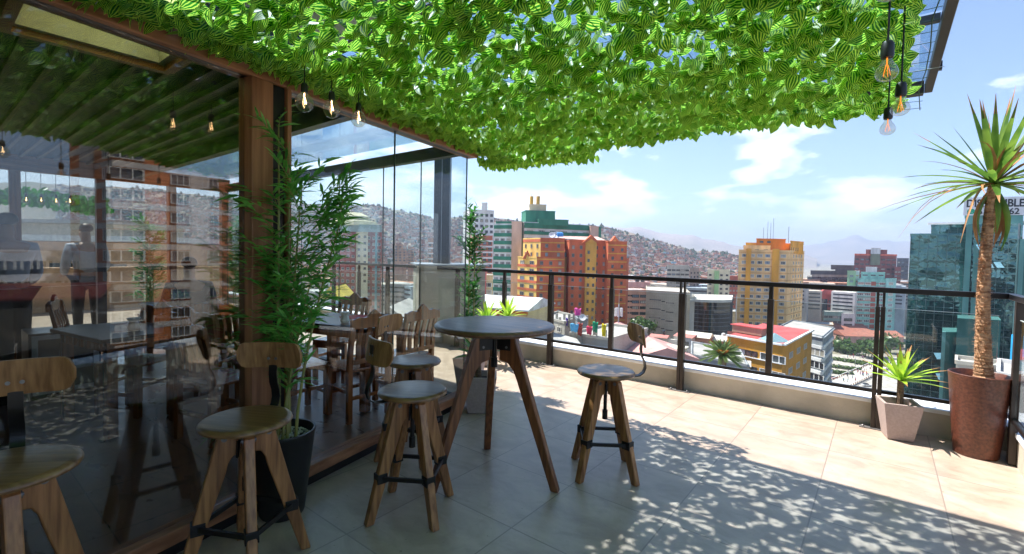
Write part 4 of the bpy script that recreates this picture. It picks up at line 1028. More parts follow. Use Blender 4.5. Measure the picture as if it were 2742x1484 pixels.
# colours
cream=wm('cream_render',(.62,.54,.38)); green=wm('dark_green',(.035,.20,.13)); pinkb=wm('pinkish_render',(.60,.42,.33)); terra=wm('terracotta',(.54,.135,.055)); yel=wm('ochre_yellow',(.66,.36,.07)); yelb=wm('bright_yellow',(.80,.52,.14))
whi=wm('white_render',(.66,.66,.66)); red=wm('brick_red',(.36,.07,.05)); salmon=wm('salmon_render',(.62,.33,.24)); 
# green office tower
b=Bld('office_tower','dark green and cream office tower with yellow tanks on its roof')
d=180.
A,B=pp(1322,d),pp(1369,d-3); z=zt(1322,602,d); b.block([A,B],z,whi,back=16)
b.facade_windows((*A,0),(*B,0),z,3,17,2.95,1.9,1.5,2.9,key='g',fr=(FR,WG2),bars=2)
for r in range(18): b.band((*A,0),(*B,0),z-.9-2.95*r,1.35,.35,green,'spandrel')
A,B=pp(1369,d-5),pp(1396,d-5); b.block([A,B],zt(1369,596,d-5),pinkb,back=18,name='pillar')
A,B=pp(1396,d-2),pp(1403,d+4); b.block([A,B],zt(1396,597,d),green,back=10,name='wing')
A,B=pp(1402,d-2),pp(1580,d+10); z=zt(1402,597,d-2); b.block([A,B],z,whi,back=15)
b.facade_windows((*A,0),(*B,0),z,6,4,3.,3.0,1.5,3.2,key='g2',fr=(FR,WG2),bars=3)
for r in range(5): b.band((*A,0),(*B,0),z-(.9 if r==0 else .65)-3.*r,(2.0 if r==0 else 1.25),.35,green,'spandrel')
A,B=pp(1580,d+8),pp(1601,d+9); b.block([A,B],zt(1580,608,d+8),pinkb,back=15,name='pillar')
A,B=pp(1601,d+10),pp(1608,d+12); b.block([A,B],zt(1601,609,d+10),green,back=10,name='wing')
A,B=pp(1406,d+2),pp(1484,d+4); b.block([A,B],zt(1406,566,d+2),green,back=9,zb=zt(1406,600,d),name='penthouse')
A,B=pp(1441,d),pp(1520,d+3); b.block([A,B],zt(1441,589,d),green,back=8,zb=zt(1441,603,d),name='penthouse')
A,B=pp(1415,d+4),pp(1460,d+4); b.block([A,B],zt(1415,550,d+4),cream,back=6,zb=zt(1415,567,d),name='penthouse')
tk=wm('yellow_tank',(.62,.38,.08))
for x in (1423,1440.5):
    q=P(x,550,d+6); z1=zt(x,527,d+6); m=MB(); m.lathe([(.75,0),(.75,z1-q[2]),(.65,z1-q[2]+.15)],14,(q[0],q[1],q[2])); m.tube([(q[0],q[1],z1),(q[0],q[1],z1+1.6)],.05,5); m.build('roof_tank',tk,b.t,smooth=True)
b.fin()
# orange/yellow complex
b=Bld('apartment_complex','stepped terracotta red apartment complex with yellow stripes and pointed gables')
d=158.
L0,L1=pp(1387,d+9),pp(1438,d); z=zt(1438,691,d); b.block([L0,L1],z,yelb,back=14)      # lower bay
b.facade_windows((*L0,0),(*L1,0),z,2,10,2.72,2.4,1.35,1.7,key='r2',fr=(FRM,WG),bars=1)
for r in range(9): b.band((*L0,0),(*L1,0),z-2.72*r-2.72,.9,.12,terra)
U0,U1=pp(1400,d+12),pp(1447,d+2); zu=zt(1447,640,d+2); b.block([U0,U1],zu,yelb,back=10)
b.facade_windows((*U0,0),(*U1,0),zu,3,2,2.9,1.0,1.4,2.4,key='r',fr=(FRM,WG)); b.band((*U0,0),(*U1,0),zu-.5,1.,.12,terra)
A,B=pp(1438,d),pp(1512,d+1); z=zt(1438,691,d); 
b.block([A,B],z,terra,back=12); A2,B2=pp(1447,d+2),pp(1511,d+3); b.block([A2,B2],zu,terra,back=10)
b.facade_windows((*A2,0),(*B2,0),zu,2,2,2.95,1.0,1.3,2.3,key='r',fr=(FRM,WG))
for r in range(3): b.band((*A2,0),(*B2,0),zu-1.2-3.0*r,.35,.14,yel)
b.facade_windows((*A,0),(*B,0),z,3,10,2.72,1.1,1.3,1.7,key='r',fr=(FRM,WG))
for r in range(10): b.band((*A,0),(*B,0),z-.35-2.72*r,.35,.14,yel)
# dark recess
A,B=pp(1510,d+8),pp(1528,d+8); b.block([A,B],zt(1510,680,d+8),WG2,back=5,name='stair_glazing')
A,B=pp(1524,d+3),pp(1628,d+4); z=zt(1524,645,d+3); b.block([A,B],z,terra,back=14)
b.facade_windows((*A,0),(*B,0),z,5,12,2.78,.95,1.3,2.2,key='r',fr=(FRM,WG),skip=lambda r,c:c==2)
G0,G1=pp(1569,d+1.5),pp(1597,d+1.5); zg=zt(1569,650,d); b.block([G0,G1],zg,yel,back=3,name='yellow_bay',roof=terra)
b.facade_windows((*G0,0),(*G1,0),zg,2,11,2.78,.9,1.3,3.2,key='r',fr=(FRM,WG),skip=lambda r,c:r<2 and c==1)
def gable(bl,x0,x1,d_,yb,yt,m1,m2,dep=3.):
    a=P(x0,yb,d_); c_=P(x1,yb,d_); u=c_-a; u[2]=0; L=np.linalg.norm(u); u/=L; h_=zt((x0+x1)/2,yt,d_)-a[2]; nr=np.array([-u[1],u[0],0])
    mm=MB(); mm.prism([(-.6,0),(L+.6,0),(L/2,h_+.5)],nr,dep,0,a+nr*dep/2,u); mm.build('gable',m1,bl.t)
    mm=MB(); mm.prism([(.5,0.01),(L-.5,.01),(L/2,h_-.9)],nr,.1,0,a-nr*.06,u); mm.build('gable_panel',m2,bl.t)
gable(b,1565,1602,d+1.3,650,633,terra,yel); gable(b,1404,1420,d+4,693,674,terra,yelb); gable(b,1640,1654,d+6,647,636,terra,yel)
A,B=pp(1628,d+1),pp(1678,d+2); z=zt(1628,649,d+1); b.block([A,B],z,terra,back=12)
b.facade_windows((*A,0),(*B,0),z,2,11,2.82,1.0,1.3,2.5,key='r',fr=(FRM,WG))
for r in range(11): b.band((*A,0),(*B,0),z-.95-2.82*r,.35,.14,yel)
A,B=pp(1678,d+2),pp(1684,d+5); b.block([A,B],zt(1678,695,d+2),terra,back=12,name='wing')
m=MB(); a1=P(1495,637,d+8); a2=P(1635,649,d+8); m.add([a1,a2,P(1600,634,d+18),P(1500,633,d+18)],[(0,1,2,3)]); m.build('tin_roof',wm('tin_roof_red',(.55,.36,.30)),b.t)
b.fin()
dish=wm('dish_white',(.7,.7,.72))
def satdish(px,py,dd,r,lb,col=None):
    q=P(px,py,dd); t=thing('satellite_dish',lb,'satellite dish',tuple(q)); t.rotation_euler=(R_(62),0,R_(35))
    m=MB(); m.lathe([(.02,.0),(r*.5,r*.06),(r,r*.25),(r*.97,r*.27),(r*.5,r*.10),(.02,.04)],14,cap=False); m.build('bowl',col or dish,t,smooth=True)
    m=MB(); m.tube([(0,0,0),(0,-.1,-r*1.2)],.05,6); m.tube([(0,0,0),(0,0,r*.8)],.03,5); m.build('stand',FRD,t)
satdish(1478,630,d+4,1.1,'white satellite dish at the left end of the apartment complex roof'); satdish(1489,630,d+4,1.2,'second white satellite dish on the apartment complex roof, beside blue barrels')
for i,x in enumerate((1496,1503)):
    q=P(x,634,d+4); m=MB(); m.lathe([(.7,0),(.7,1.2),(.2,1.5)],12,tuple(q)); tag(m.build('water_barrel',wm('barrel_blue',(.05,.25,.6)),smooth=True),('left' if i==0 else 'right')+' blue water barrel on the apartment complex roof','water tank','blue barrels on the complex roof')
# white / red tower
tower('white tower with a rooftop mast above brick red floors, left of the green tower',1255,1321,563,248,252,whi,5,4,2.9,1.5,1.5,2.4,key='d',fr=(FRD,WG),back=16)
tower('brick red apartment tower with white balconies, below the white tower',1262,1318,632,242,244,wm('brick_red_light',(.42,.13,.08)),4,9,2.9,1.7,1.5,3.6,key='d',fr=(FRD,WG),bands=whi,back=5)
b=Bld('roof_pavilion','small white round-roofed pavilion with a mast on top of the white tower'); A,B=pp(1288,250),pp(1302,250); b.block([A,B],zt(1288,545,250),whi,zb=zt(1288,565,250),back=3); b.fin()
# yellow / pink block
b,z=tower('cream yellow block with a wide pink stripe behind the slim bamboo',1262,1320,738,205,205,wm('pale_yellow',(.60,.46,.26)),2,6,3.1,4.2,2.,4.,key='y',fr=(FR,WG),fin=False,name='apartment_block')
A,B=pp(1282,204),pp(1303,204); b.block([A,B],zt(1282,724,204),wm('pink_stripe',(.50,.13,.12)),back=3,name='stripe'); b.fin()
# red cream block seen through glass
b,z=tower('red and cream apartment block with a domed glass roof seen through the end glass',884,1022,618,225,222,wm('crimson',(.36,.075,.06)),10,15,2.95,1.4,1.4,3.2,key='c',fr=(FR,WG2),fin=False)
A,B=pp(953,220),pp(985,220); b.block([A,B],zt(953,617,220),cream,back=3,name='cream_bay'); b.facade_windows((*A,0),(*B,0),zt(953,617,220),2,8,2.95,1.4,1.4,3.,key='d',fr=(FRD,WG))
A,B=pp(1004,220),pp(1010,220); b.block([A,B],zt(1004,625,220),wm('teal_stripe',(.10,.24,.27)),back=2,name='teal_strip')
A,B=pp(888,219),pp(1022,219); b.band((*A,0),(*B,0),zt(888,610,219),3.4,.5,wm('grey_teal',(.28,.36,.36)),'roof_band')
q=P(950,606,228); m=MB(); m.lathe([(12,0),(10.5,2.2),(8,2.6),(7.2,4.6),(6.5,4.8),(3,6.5)],10,tuple(q)); m.build('dome_roof',wm('dome',(.58,.54,.36)),b.t); b.fin()
tower('tan and brick building partly behind the dark steel post',1146,1178,640,260,260,wm('brick_tan',(.42,.20,.12)),3,8,2.9,1.6,1.5,3.4,key='d',fr=(FRD,WG),bands=whi,back=10)
tower('distant orange brick block on the slope',1055,1088,655,520,520,wm('brick_orange',(.45,.22,.13)),3,6,3.,2,1.5,2.5,key='d',fr=(FRD,WG),back=12)
tower('second distant orange brick block on the slope, right of the first',1092,1108,662,520,520,hm[1],2,6,3.,2,1.5,2.5,key='d',fr=(FRD,WG),back=12)
# small houses behind the glass: green gabled roof
def gabhouse(label,x0,x1,y0,d_,wallm,roofm,dep=14,hgt=3.,name='gabled_house'):
    t=thing(name,label,'house'); a=P(x0,y0,d_); c_=P(x1,y0,d_); u=c_-a; u[2]=0; L=np.linalg.norm(u); u/=L; nr=np.array([-u[1],u[0],0])
    if nr@a<0: nr=-nr
    m=MB(); m.obox((a[0]+u[0]*L/2+nr[0]*dep/2,a[1]+u[1]*L/2+nr[1]*dep/2,(a[2]+GZ)/2),u,nr,UP,L/2,dep/2,(a[2]-GZ)/2); m.build('wall',wallm,t)
    m=MB(); o_=np.array([a[0],a[1],a[2]]); m.prism([(-.5,0.02),(L+.5,.02),(L+.5,.25),(L/2,hgt+.25),(-.5,.25)],nr,dep+1,0,o_+nr*dep/2,u); m.build('roof',roofm,t)
    m=MB(); 
    for k in range(3): 
        w_=MB(); cc=a+u*L*(k+.5)/3-nr*.05; w_.obox((cc[0],cc[1],a[2]-2),u,nr,UP,.9,.06,.8); w_.build('window',WG,t)
gabhouse('low house with a pale roof and turquoise end wall seen under the end glass',985,1100,868,95,wm('turquoise_wall',(.16,.40,.34)),wm('pale_roof',(.55,.50,.46)),18,3.4)
gabhouse('house with a bright yellow roof edge and light blue wall behind the bamboo',862,905,800,110,wm('light_blue_wall',(.35,.55,.75)),wm('yellow_roof',(.75,.55,.08)),10,2.5)
# house with white tin roof, cream wall with orange trim
t=thing('tin_roof_house','cream house with orange trim and a weathered white tin roof below the terrace','house')
a=P(1215,822,62); b_=P(1412,828,58); u=b_-a; u[2]=0; L=np.linalg.norm(u); u/=L; nr=np.array([-u[1],u[0],0]); z=a[2]
m=MB(); m.obox((*(a+u*L/2+nr*5)[:2],(z+GZ)/2),u,nr,UP,L/2,5,(z-GZ)/2); m.build('wall',wm('cream_wall',(.62,.50,.27)),t)
m=MB(); m.obox((*(a+u*L/2-nr*.1)[:2],z-.15),u,nr,UP,L/2+.1,.12,.22); m.obox((*(a+u*.3-nr*.1)[:2],z-4),u,nr,UP,.2,.1,4); m.obox((*(a+u*L*.62-nr*.1)[:2],z-4),u,nr,UP,.18,.1,4); m.build('trim',wm('orange_trim',(.55,.10,.03)),t)
m=MB(); c=a+u*L/2+nr*4.8; pr=[(-5.4,0),(5.4,.0),(5.4,.15),(0,1.3),(-5.4,.2)]; m.prism([(p,q_) for p,q_ in pr],u,L+.8,0,(c[0],c[1],z+.1),nr); m.build('roof',mat('weathered_tin',(.70,.72,.74),.5,scale=.6,col2=(.42,.40,.38)),t)
m=MB(); m.tube([(c[0]-3,c[1]-2,z+1),(c[0]-3,c[1]-2,z+2.4)],.09,8); m.build('flue',FRD,t)
# salmon balcony building
b,z=tower('salmon pink block with dark strip windows between the red complex and the beige wall',1683,1737,778,235,235,salmon,2,12,2.9,3.6,1.5,2.8,u=(.2,1.),key='s',fr=(FRD,WG),back=14,fin=False,name='apartment_block',bars=2)
A,B=pp(1683,235),pp(1700,235); b.facade_windows((*A,0),(*B,0),z,2,12,2.9,1.0,.8,2.6,0,.8,key='s2',fr=(FRD,WG),bars=0); b.fin()
tower('light pink flat roofed block with black roof tanks behind the salmon block',1684,1742,757,262,262,wm('light_pink',(.62,.36,.33)),4,2,3.,2.4,.8,3.,key='s2',fr=(FRD,WG),back=12,bars=0,name='apartment_block')
for i,x in enumerate((1706,1721)):
    q=P(x,757,264); m=MB(); m.lathe([(1.1,0),(1.1,1.5),(.4,2.)],14,tuple(q)); tag(m.build('water_tank',WG,smooth=True),('left' if i==0 else 'right')+' black water tank on the light pink block','water tank','black roof tanks')
# beige blank building + curved dark glass front
b=Bld('office_building','beige stone clad building with slit windows and a curved black glass front')
d=170.
A,C_,B=pp(1733,d+2),pp(1851,d-6),pp(1862,d-2)
stone=mat('beige_stone',(.53,.48,.36),.8,.14,.3)
nt=stone.node_tree
z=zt(1735,781,d); b.block([A,C_],z,stone,back=26)
b.facade_windows((*A,0),(*C_,0),z,1,7,3.25,4.,.28,3.,.08,.36,key='slit',fr=(FRD,WG),name='slit_window',bars=0)
b.facade_windows((*A,0),(*C_,0),z,1,7,3.25,1.2,.28,3.4,.36,.46,key='slit',fr=(FRD,WG),name='slit_window',bars=0)
b.facade_windows((*A,0),(*C_,0),z,1,7,3.25,2.6,.28,3.8,.46,.66,key='slit',fr=(FRD,WG),name='slit_window',bars=0)
m=MB(); u,nr,L=face_basis(np.array([*A,0]),np.array([*C_,0])); nr=nr if nr@np.array([-A[0],-A[1],0])>0 else -nr
for k in range(40): m.obox((*(np.array([*A,0])+u*L/2+nr*.012)[:2],z-.8-k*.95),u,nr,UP,L/2-.3,.01,.018)
for k in range(22): m.obox((*(np.array([*A,0])+u*L*(k+.5)/22+nr*.0135)[:2],z-20),u,nr,UP,.015,.01,19.5)
m.build('stone_joint',wm('joint',(.40,.36,.28)),b.t)
A3,B3=pp(1851,d-6.5),pp(1864,d-5); b.block([A3,B3],zt(1851,797,d-6),wm('beige_pale',(.60,.57,.48)),back=8,name='corner_pier')
# curved glass: arc from 1864 to 1958
arc=[]
for k in range(13):
    tt=k/12; x=1864+96*tt; dd=d-5-3.2*math.sin(math.pi*tt*.8)+3*tt; arc.append(pp(x,dd))
z=zt(1864,808,d-5); m=MB()
vs=[(p[0],p[1],GZ) for p in arc]+[(p[0],p[1],z) for p in arc]; n_=len(arc); m.add(vs,[(i,i+1,n_+i+1,n_+i) for i in range(n_-1)])
cg=m.build('curved_glazing',mat('black_glass',(.012,.014,.02),.07,.4,.25,spec=1.),b.t,smooth='all')
for r in range(1,30):
    m=MB(); zz=z-1.42*r
    for i in range(n_-1): m.bar((*arc[i],zz),(*arc[i+1],zz),.16,.09)
    m.build('glazing_bar',wm('bar_grey',(.30,.31,.33)) if r==1 else D.materials['bar_grey'],b.t)
m=MB(); top=[(p[0],p[1]) for p in [pp(1852,d-8)]+[pp(1864+100*k/12,d-6.2-3.4*math.sin(math.pi*k/12*.8)+3*k/12) for k in range(13)]+[pp(1966,d+14),pp(1856,d+16)]]
m.add([(p[0],p[1],z) for p in top]+[(p[0],p[1],z+.9) for p in top],[tuple(range(len(top)-1,-1,-1)),tuple(range(len(top),2*len(top)))]+[(i,(i+1)%len(top),len(top)+(i+1)%len(top),len(top)+i) for i in range(len(top))]); m.build('cornice',wm('cornice_pale',(.58,.57,.50)),b.t)
A,B=pp(1960,d-1.5),pp(1967,d+14); b.block([A,B],z,wm('dark_side',(.04,.045,.06)),back=4,name='dark_side')
b.fin()
# tower with yellow facade
b=Bld('apartment_tower','tall orange and cream apartment tower in the centre of the skyline')
d=198.
cy=wm('cream_yellow',(.84,.55,.26)); ory=wm('orange_yellow',(.82,.38,.05)); orr=wm('deep_orange',(.66,.20,.02))
A,C_,B=pp(1978,d+4),pp(2112,d),pp(2153,d+16); z=zt(2112,673,d)
b.block([A,C_,B],z,cy)
bd=wm('band_orange',(.62,.33,.13))
F1=lambda f0,f1,off=0.:( np.array([*A,0])+(np.array([*C_,0])-np.array([*A,0]))*f0, np.array([*A,0])+(np.array([*C_,0])-np.array([*A,0]))*f1)
b.facade_windows((*A,0),(*C_,0),z,6,14,2.9,2.0,1.35,2.1,.04,.97,key='t',fr=(FR,WG2),skip=lambda r,c:c in(4,),bars=2)
for r in range(15): b.band((*A,0),(*C_,0),z-.75-2.9*r,.22,.2,bd,'floor_band')
for f0,f1 in ((.14,.24),(.66,.80)):
    a_,c_=F1(f0,f1); b.block([a_-np.array(fw)*.5,c_-np.array(fw)*.5],z+.9,ory,back=1,name='pilaster',roof=ory)
b.facade_windows((*C_,0),(*B,0),z,4,14,2.9,1.0,1.35,2.1,.22,.9,key='t',fr=(FR,WG2),bars=1)
for r in range(15): b.band((*C_,0),(*B,0),z-.75-2.9*r,.22,.2,bd,'floor_band')
A2,B2=pp(1990,d+5),pp(2062,d+4); z2=zt(1984,659,d+5); b.block([A2,B2],z2,cy,zb=z-1,back=12,name='setback')
b.facade_windows((*A2,0),(*B2,0),z2,3,1,3,2.,1.3,1.9,key='t',fr=(FR,WG2),bars=2)
A2,B2=pp(1996,d+8),pp(2150,d+9); b.block([A2,B2],zt(1996,652,d+8),ory,zb=z-1,back=12,name='setback')
A2,B2=pp(2115,d+2),pp(2150,d+12); b.block([A2,B2],zt(2115,647,d+2),ory,zb=z-1,back=10,name='setback'); b.facade_windows((*A2,0),(*B2,0),zt(2115,647,d+2),6,1,3,.5,1.8,3.2,key='s2',fr=(FR,WG2),bars=0)
A2,B2=pp(2024,d+7),pp(2102,d+7); zz=zt(2024,641,d+7); b.block([A2,B2],zz,orr,zb=z,back=8,name='penthouse'); b.facade_windows((*A2,0),(*B2,0),zz,2,1,3,1.8,1.0,1.1,.05,.55,key='r',fr=(FR,WG))
m=MB()
for x,h_ in ((2044,6),(2055,9),(2063,8.5),(2070,11)):
    q=P(x,641,d+9); m=MB(); m.tube([tuple(q),(q[0],q[1],q[2]+h_*.85)],.07,5); m.build('antenna',FRD,b.t)
q=P(2111,650,d+8); m=MB(); m.tube([tuple(q),(q[0],q[1],q[2]+7)],.09,5); m.build('antenna',FRD,b.t)
b.fin()
# yellow building with red roof
b=Bld('corner_building','mustard yellow corner building with a red metal roof and white eaves')
d=112.; mus=wm('mustard',(.58,.27,.03)); wtrim=wm('white_trim',(.72,.72,.72))
A,C_,B=pp(1955,d+2),pp(2106,d-16),pp(2183,d+5); z=zt(2106,927,d-16); 
A=pp(1955,d-5)
b.block([A,C_,B],z,mus,roof=wm('red_roof',(.52,.09,.09)))
for a_,c_ in ((A,C_),(C_,B)): b.band((*a_,0),(*c_,0),z+.12,.35,.5,wtrim,'eaves'); 
for r in range(4):
    b.facade_windows((*A,0),(*C_,0),z,1,1,3.,1.3,1.25,3.0+3.4*r,.06,.12,key='m',fr=(FRD,WG),bars=0,frw=.05)
    b.facade_windows((*A,0),(*C_,0),z,4,1,3.,1.3,1.25,3.0+3.4*r,.14,.58,key='m',fr=(FRD,WG),bars=0,frw=.05,skip=lambda rr,cc:cc==1 and False)
    b.facade_windows((*A,0),(*C_,0),z,1,1,3.,5.5,1.6,3.1+3.4*r,.70,.98,key='m2',fr=(wtrim,WG),bars=3,frw=.04)
    b.facade_windows((*C_,0),(*B,0),z,3,1,3.,3.2,1.35,3.0+3.4*r,.12,.86,key='m3',fr=(FR,wm('win_brown',(.10,.07,.05)) if r==0 else D.materials['win_brown']),bars=4,frw=.06)
    b.band((*A,0),(*C_,0),z-3.85-3.4*r,.16,.3,wtrim,'sill_band'); 
m=MB(); a=P(2065,915,d-10); b.fin()
# red roof monitor + pyramid skylight
t=b.t
q=P(2010,893,d-2); m=MB(); u,nr,L=face_basis(np.array([*A,0]),np.array([*C_,0]))
m.obox((q[0],q[1],z+1.0),u,nr,UP,3.6,1.6,.8); m.build('roof_monitor',wm('brown_wall',(.35,.22,.16)),t); m=MB(); m.obox((q[0],q[1],z+1.9),u,nr,UP,4.0,1.9,.10); m.build('monitor_roof',D.materials['red_roof'],t)
q=P(2074,908,d-10); m=MB(); m.lathe([(3.2,.02),(.05,1.7)],4,(q[0],q[1],z)); m.build('pyramid_skylight',mat('skylight_glass',(.25,.38,.42),.15),t)
# grey flat block in front under the yellow building (with palm)
b,z=tower('low grey rendered block in front of the mustard building beside the orange fruited palm',1860,2012,955,88,80,wm('grey_render',(.36,.37,.38)),0,0,3,1,1,back=14,name='low_block')
# grey white building with blue roof
b=Bld('corner_building','grey and white office block with a blue tarpaulin roof behind the mustard building')
A,C_,B=pp(2090,148),pp(2212,132),pp(2240,150); z=zt(2212,905,132); b.block([A,C_,B],z,wm('grey_blue_panel',(.25,.27,.29)))
for a_,c_ in ((A,C_),(C_,B)):
    b.band((*a_,0),(*c_,0),z-.1,.3,.4,wtrim,'eaves')
    for r in range(5): b.band((*a_,0),(*c_,0),z-3.0-3.6*r,.9,.3,wtrim,'white_band')
b.facade_windows((*A,0),(*C_,0),z,2,5,3.6,6.5,1.9,4.6,.45,1.,key='m2',fr=(FRD,WG),bars=3,frw=.04); b.facade_windows((*C_,0),(*B,0),z,2,5,3.6,3.2,1.9,4.6,key='m2',fr=(FRD,WG)); b.fin()
q0=P(2105,880,150);q1=P(2170,893,140)
m=MB(); a=P(2103,893,146); c_=P(2160,901,138); e=P(2175,890,146); f_=P(2103,880,152); m.add([a,c_,e,f_],[(0,1,2,3)]); m.add([x-np.array([0,0,.3]) for x in (a,c_,e,f_)],[(3,2,1,0)]); tag(m.build('blue_tarpaulin',wm('tarp_blue',(.03,.25,.70))),'bright blue tarpaulin roof with a yellow patch on the grey block','tarpaulin')
# brown/peach mid building behind
SC=1.6
tower('peach coloured low building with white roof edge left of the plaza trees',2150,2240,868,345,340,wm('peach',(.50,.30,.17)),4,3,3.2,1.6,1.4,3.5,key='d',fr=(FRD,WG),name='low_block',back=18)
def tiled(label,x0,x1,y,d0,d1,wallc,back=18,cols=7,hgt=3.5):
    t=thing('tiled_house',label,'house'); a=P(x0,y,d0); c_=P(x1,y,d1); z=a[2]; u=c_-a; u[2]=0; L=np.linalg.norm(u); u/=L; nr=np.array([-u[1],u[0],0])
    if nr@a<0: nr=-nr
    m=MB(); m.obox((*(a+u*L/2+nr*back/2)[:2],(z+GZ)/2),u,nr,UP,L/2,back/2,(z-GZ)/2); m.build('wall',wallc,t)
    m=MB(); c=a+u*L/2+nr*back/2; m.prism([(-back/2-.6,0),(back/2+.6,0),(0,hgt)],u,L+1,0,(c[0],c[1],z+.02),nr); m.build('roof',mat('clay_tiles',(.42,.15,.10),.9,scale=.5,col2=(.28,.11,.08)) if 'clay_tiles' not in D.materials else D.materials['clay_tiles'],t)
    for r in range(2):
        for k in range(cols):
            w_=MB(); cc=a+u*L*(k+.5)/cols-nr*.06; w_.obox((cc[0],cc[1],z-3.6-5.5*r),u,nr,UP,.8,.06,1.3); w_.build('window',WG,t)
tiled('long ochre house with a clay tile roof along the plaza',2165,2330,882,372,372,wm('ochre_wall',(.52,.36,.16)),18,8,4)
tiled('pink house with a clay tile roof behind the plaza trees, right of the ochre house',2262,2420,900,352,352,wm('pink_wall',(.55,.32,.28)),16,6,3.5)
# small apartment blocks behind rail
SC=1.
tower('grey beige apartment block on the slope above the salmon block',1787,1847,712,330,330,wm('grey_beige',(.42,.40,.35)),5,11,2.95,2.6,1.3,3.,key='d',fr=(FRD,WG),back=14,name='apartment_block',bars=2)
tower('brown side wing of the grey beige apartment block',1848,1874,720,335,345,wm('brown_beige',(.33,.27,.21)),3,10,2.95,1.8,1.3,3.,key='d',fr=(FRD,WG),back=10,name='apartment_block')
b,z=tower('cream apartment block with a light green stripe left of the orange tower',1896,1956,724,300,300,wm('cream_pale',(.62,.57,.42)),4,12,2.9,1.6,1.2,3.,key='d',fr=(FRD,WG),back=12,fin=False,name='apartment_block',skip=lambda r,c:c==1)
A,B=pp(1915,299),pp(1927,299); b.block([A,B],zt(1915,728,299),wm('light_green',(.30,.50,.24)),back=2,name='green_strip'); b.fin()
tower('red and white low tower between the cream block and the orange tower',1955,1981,742,310,310,wm('red_low',(.45,.12,.08)),3,9,3,1.4,1.3,3.,key='r',fr=(FR,WG),back=10,name='apartment_block')
tower('blue grey panelled block above the curved black glass front',1915,1975,872-36,215,215,wm('blue_grey',(.30,.36,.42)),0,0,3,1,1,back=10,name='office_block')
# dark brutalist
b=Bld('office_building','dark terraced concrete building with overhanging top storeys left of the brown tower')
dk=wm('dark_concrete',(.075,.07,.08)); tan=wm('tan_band',(.40,.34,.27))
d=480.;SC=1.39
for (x0,x1,y0,y1,mm) in ((2172,2278,726,736,dk),(2176,2274,736,742,tan),(2164,2276,742,800,WG),(2226,2300,711,722,wm('dark_brown_conc',(.12,.10,.09))),(2238,2290,722,727,dk)):
    A,B=pp(x0,d),pp(x1,d); b.block([A,B],zt(x0,y0,d),mm,zb=zt(x0,y1,d),back=22,name='storey')
A,B=pp(2160,d+2),pp(2276,d+2); b.block([A,B],zt(2160,798,d),dk,back=20,name='podium')
b.facade_windows((*A,0),(*B,0),zt(2164,742,d),12,5,3.2,2.8,1.5,3.,key='s',fr=(FRD,WG),bars=2); b.fin()
# brown tower with silver cap
b=Bld('office_tower','brown brick office tower with a silver curved cap and coral roof edge')
brn=wm('brown_brick',(.22,.055,.05)); d=450.;SC=1.45
A,B=pp(2288,d),pp(2401,d); z=zt(2288,681,d); b.block([A,B],z,brn,back=18); b.band((*A,0),(*B,0),z-.2,1.6,.4,wm('coral_edge',(.62,.12,.07)),'coral_edge')
b.facade_windows((*A,0),(*B,0),z,8,11,3.1,2.6,1.3,3.3,key='k',fr=(wm('frame_brown',(.14,.05,.04)),WG),bars=2)
A,B=pp(2331,d-1),pp(2357,d-1); b.block([A,B],zt(2331,665,d),wm('silver',(.60,.60,.62)),zb=zt(2331,681,d),back=10,name='silver_cap'); b.block([A,B],zt(2331,681,d),wm('olive_glass',(.16,.18,.12)),zb=zt(2331,710,d),back=3,name='olive_glazing')
A,B=pp(2318,d+3),pp(2375,d+3); b.block([A,B],zt(2318,669,d),brn,zb=z,back=8,name='penthouse')
A,B=pp(2397,d-6),pp(2414,d-6); b.block([A,B],zt(2397,716,d-6),brn,back=12,name='wing'); b.facade_windows((*A,0),(*B,0),zt(2397,716,d-6),2,12,2.7,2.,1.2,3.,key='k',fr=(None,WG)); b.fin()
tower('dark glass tower with a pale frame between the brown tower and the green glass tower',2402,2434,692,520,520,wm('slate_glass',(.08,.09,.12)),3,16,3.2,2.2,1.5,3.,key='d',fr=(wtrim,WG),back=12,name='office_tower')
# turquoise + green blocks
b=Bld('apartment_tower','turquoise and brick red apartment tower in front of the brown tower')
tq=wm('turquoise',(.22,.50,.44)); d=385.;SC=1.54
A,B=pp(2299,d),pp(2375,d-2); z=zt(2299,748,d); b.block([A,B],z,tq,back=14)
b.facade_windows((*A,0),(*B,0),z,4,10,2.85,3.0,1.5,2.2,key='q',fr=(FR,WG2),skip=lambda r,c:c==2,bars=2)
b.facade_windows((*A,0),(*B,0),z,1,10,2.85,2.6,2.3,2.2,.46,.68,key='brk',fr=(tq,wm('red_panel',(.36,.09,.05))),bars=0,frw=.03,name='brick_panel')
for r in range(10): b.band((*A,0),(*B,0),z-3.15-2.85*r,.35,.25,D.materials['red_panel'],'sill_band')
A2,B2=pp(2375,d-3),pp(2403,d); b.block([A2,B2],zt(2375,748,d-3),wm('turquoise_light',(.28,.55,.52)),back=12,name='bay'); b.facade_windows((*A2,0),(*B2,0),zt(2375,748,d-3),1,10,2.85,3.2,1.5,2.4,key='q',fr=(FR,WG2),bars=2)
A2,B2=pp(2308,d+3),pp(2372,d+3); zz=zt(2308,730,d+3); b.block([A2,B2],zz,tq,zb=z,back=10,name='penthouse'); b.facade_windows((*A2,0),(*B2,0),zz,3,1,3,3.4,.9,1.4,key='brk',fr=(tq,None),name='brick_panel',bars=0)
A2,B2=pp(2320,d+5),pp(2350,d+5); b.block([A2,B2],zt(2320,716,d+5),whi,zb=zz,back=5,name='lift_housing')
b.fin()
tower('pale green apartment tower with balconies left of the turquoise tower',2271,2294,727,392,391,wm('sage_green',(.25,.40,.24)),1,13,2.85,1.8,1.2,2.5,key='r',fr=(FR,WG),back=12)
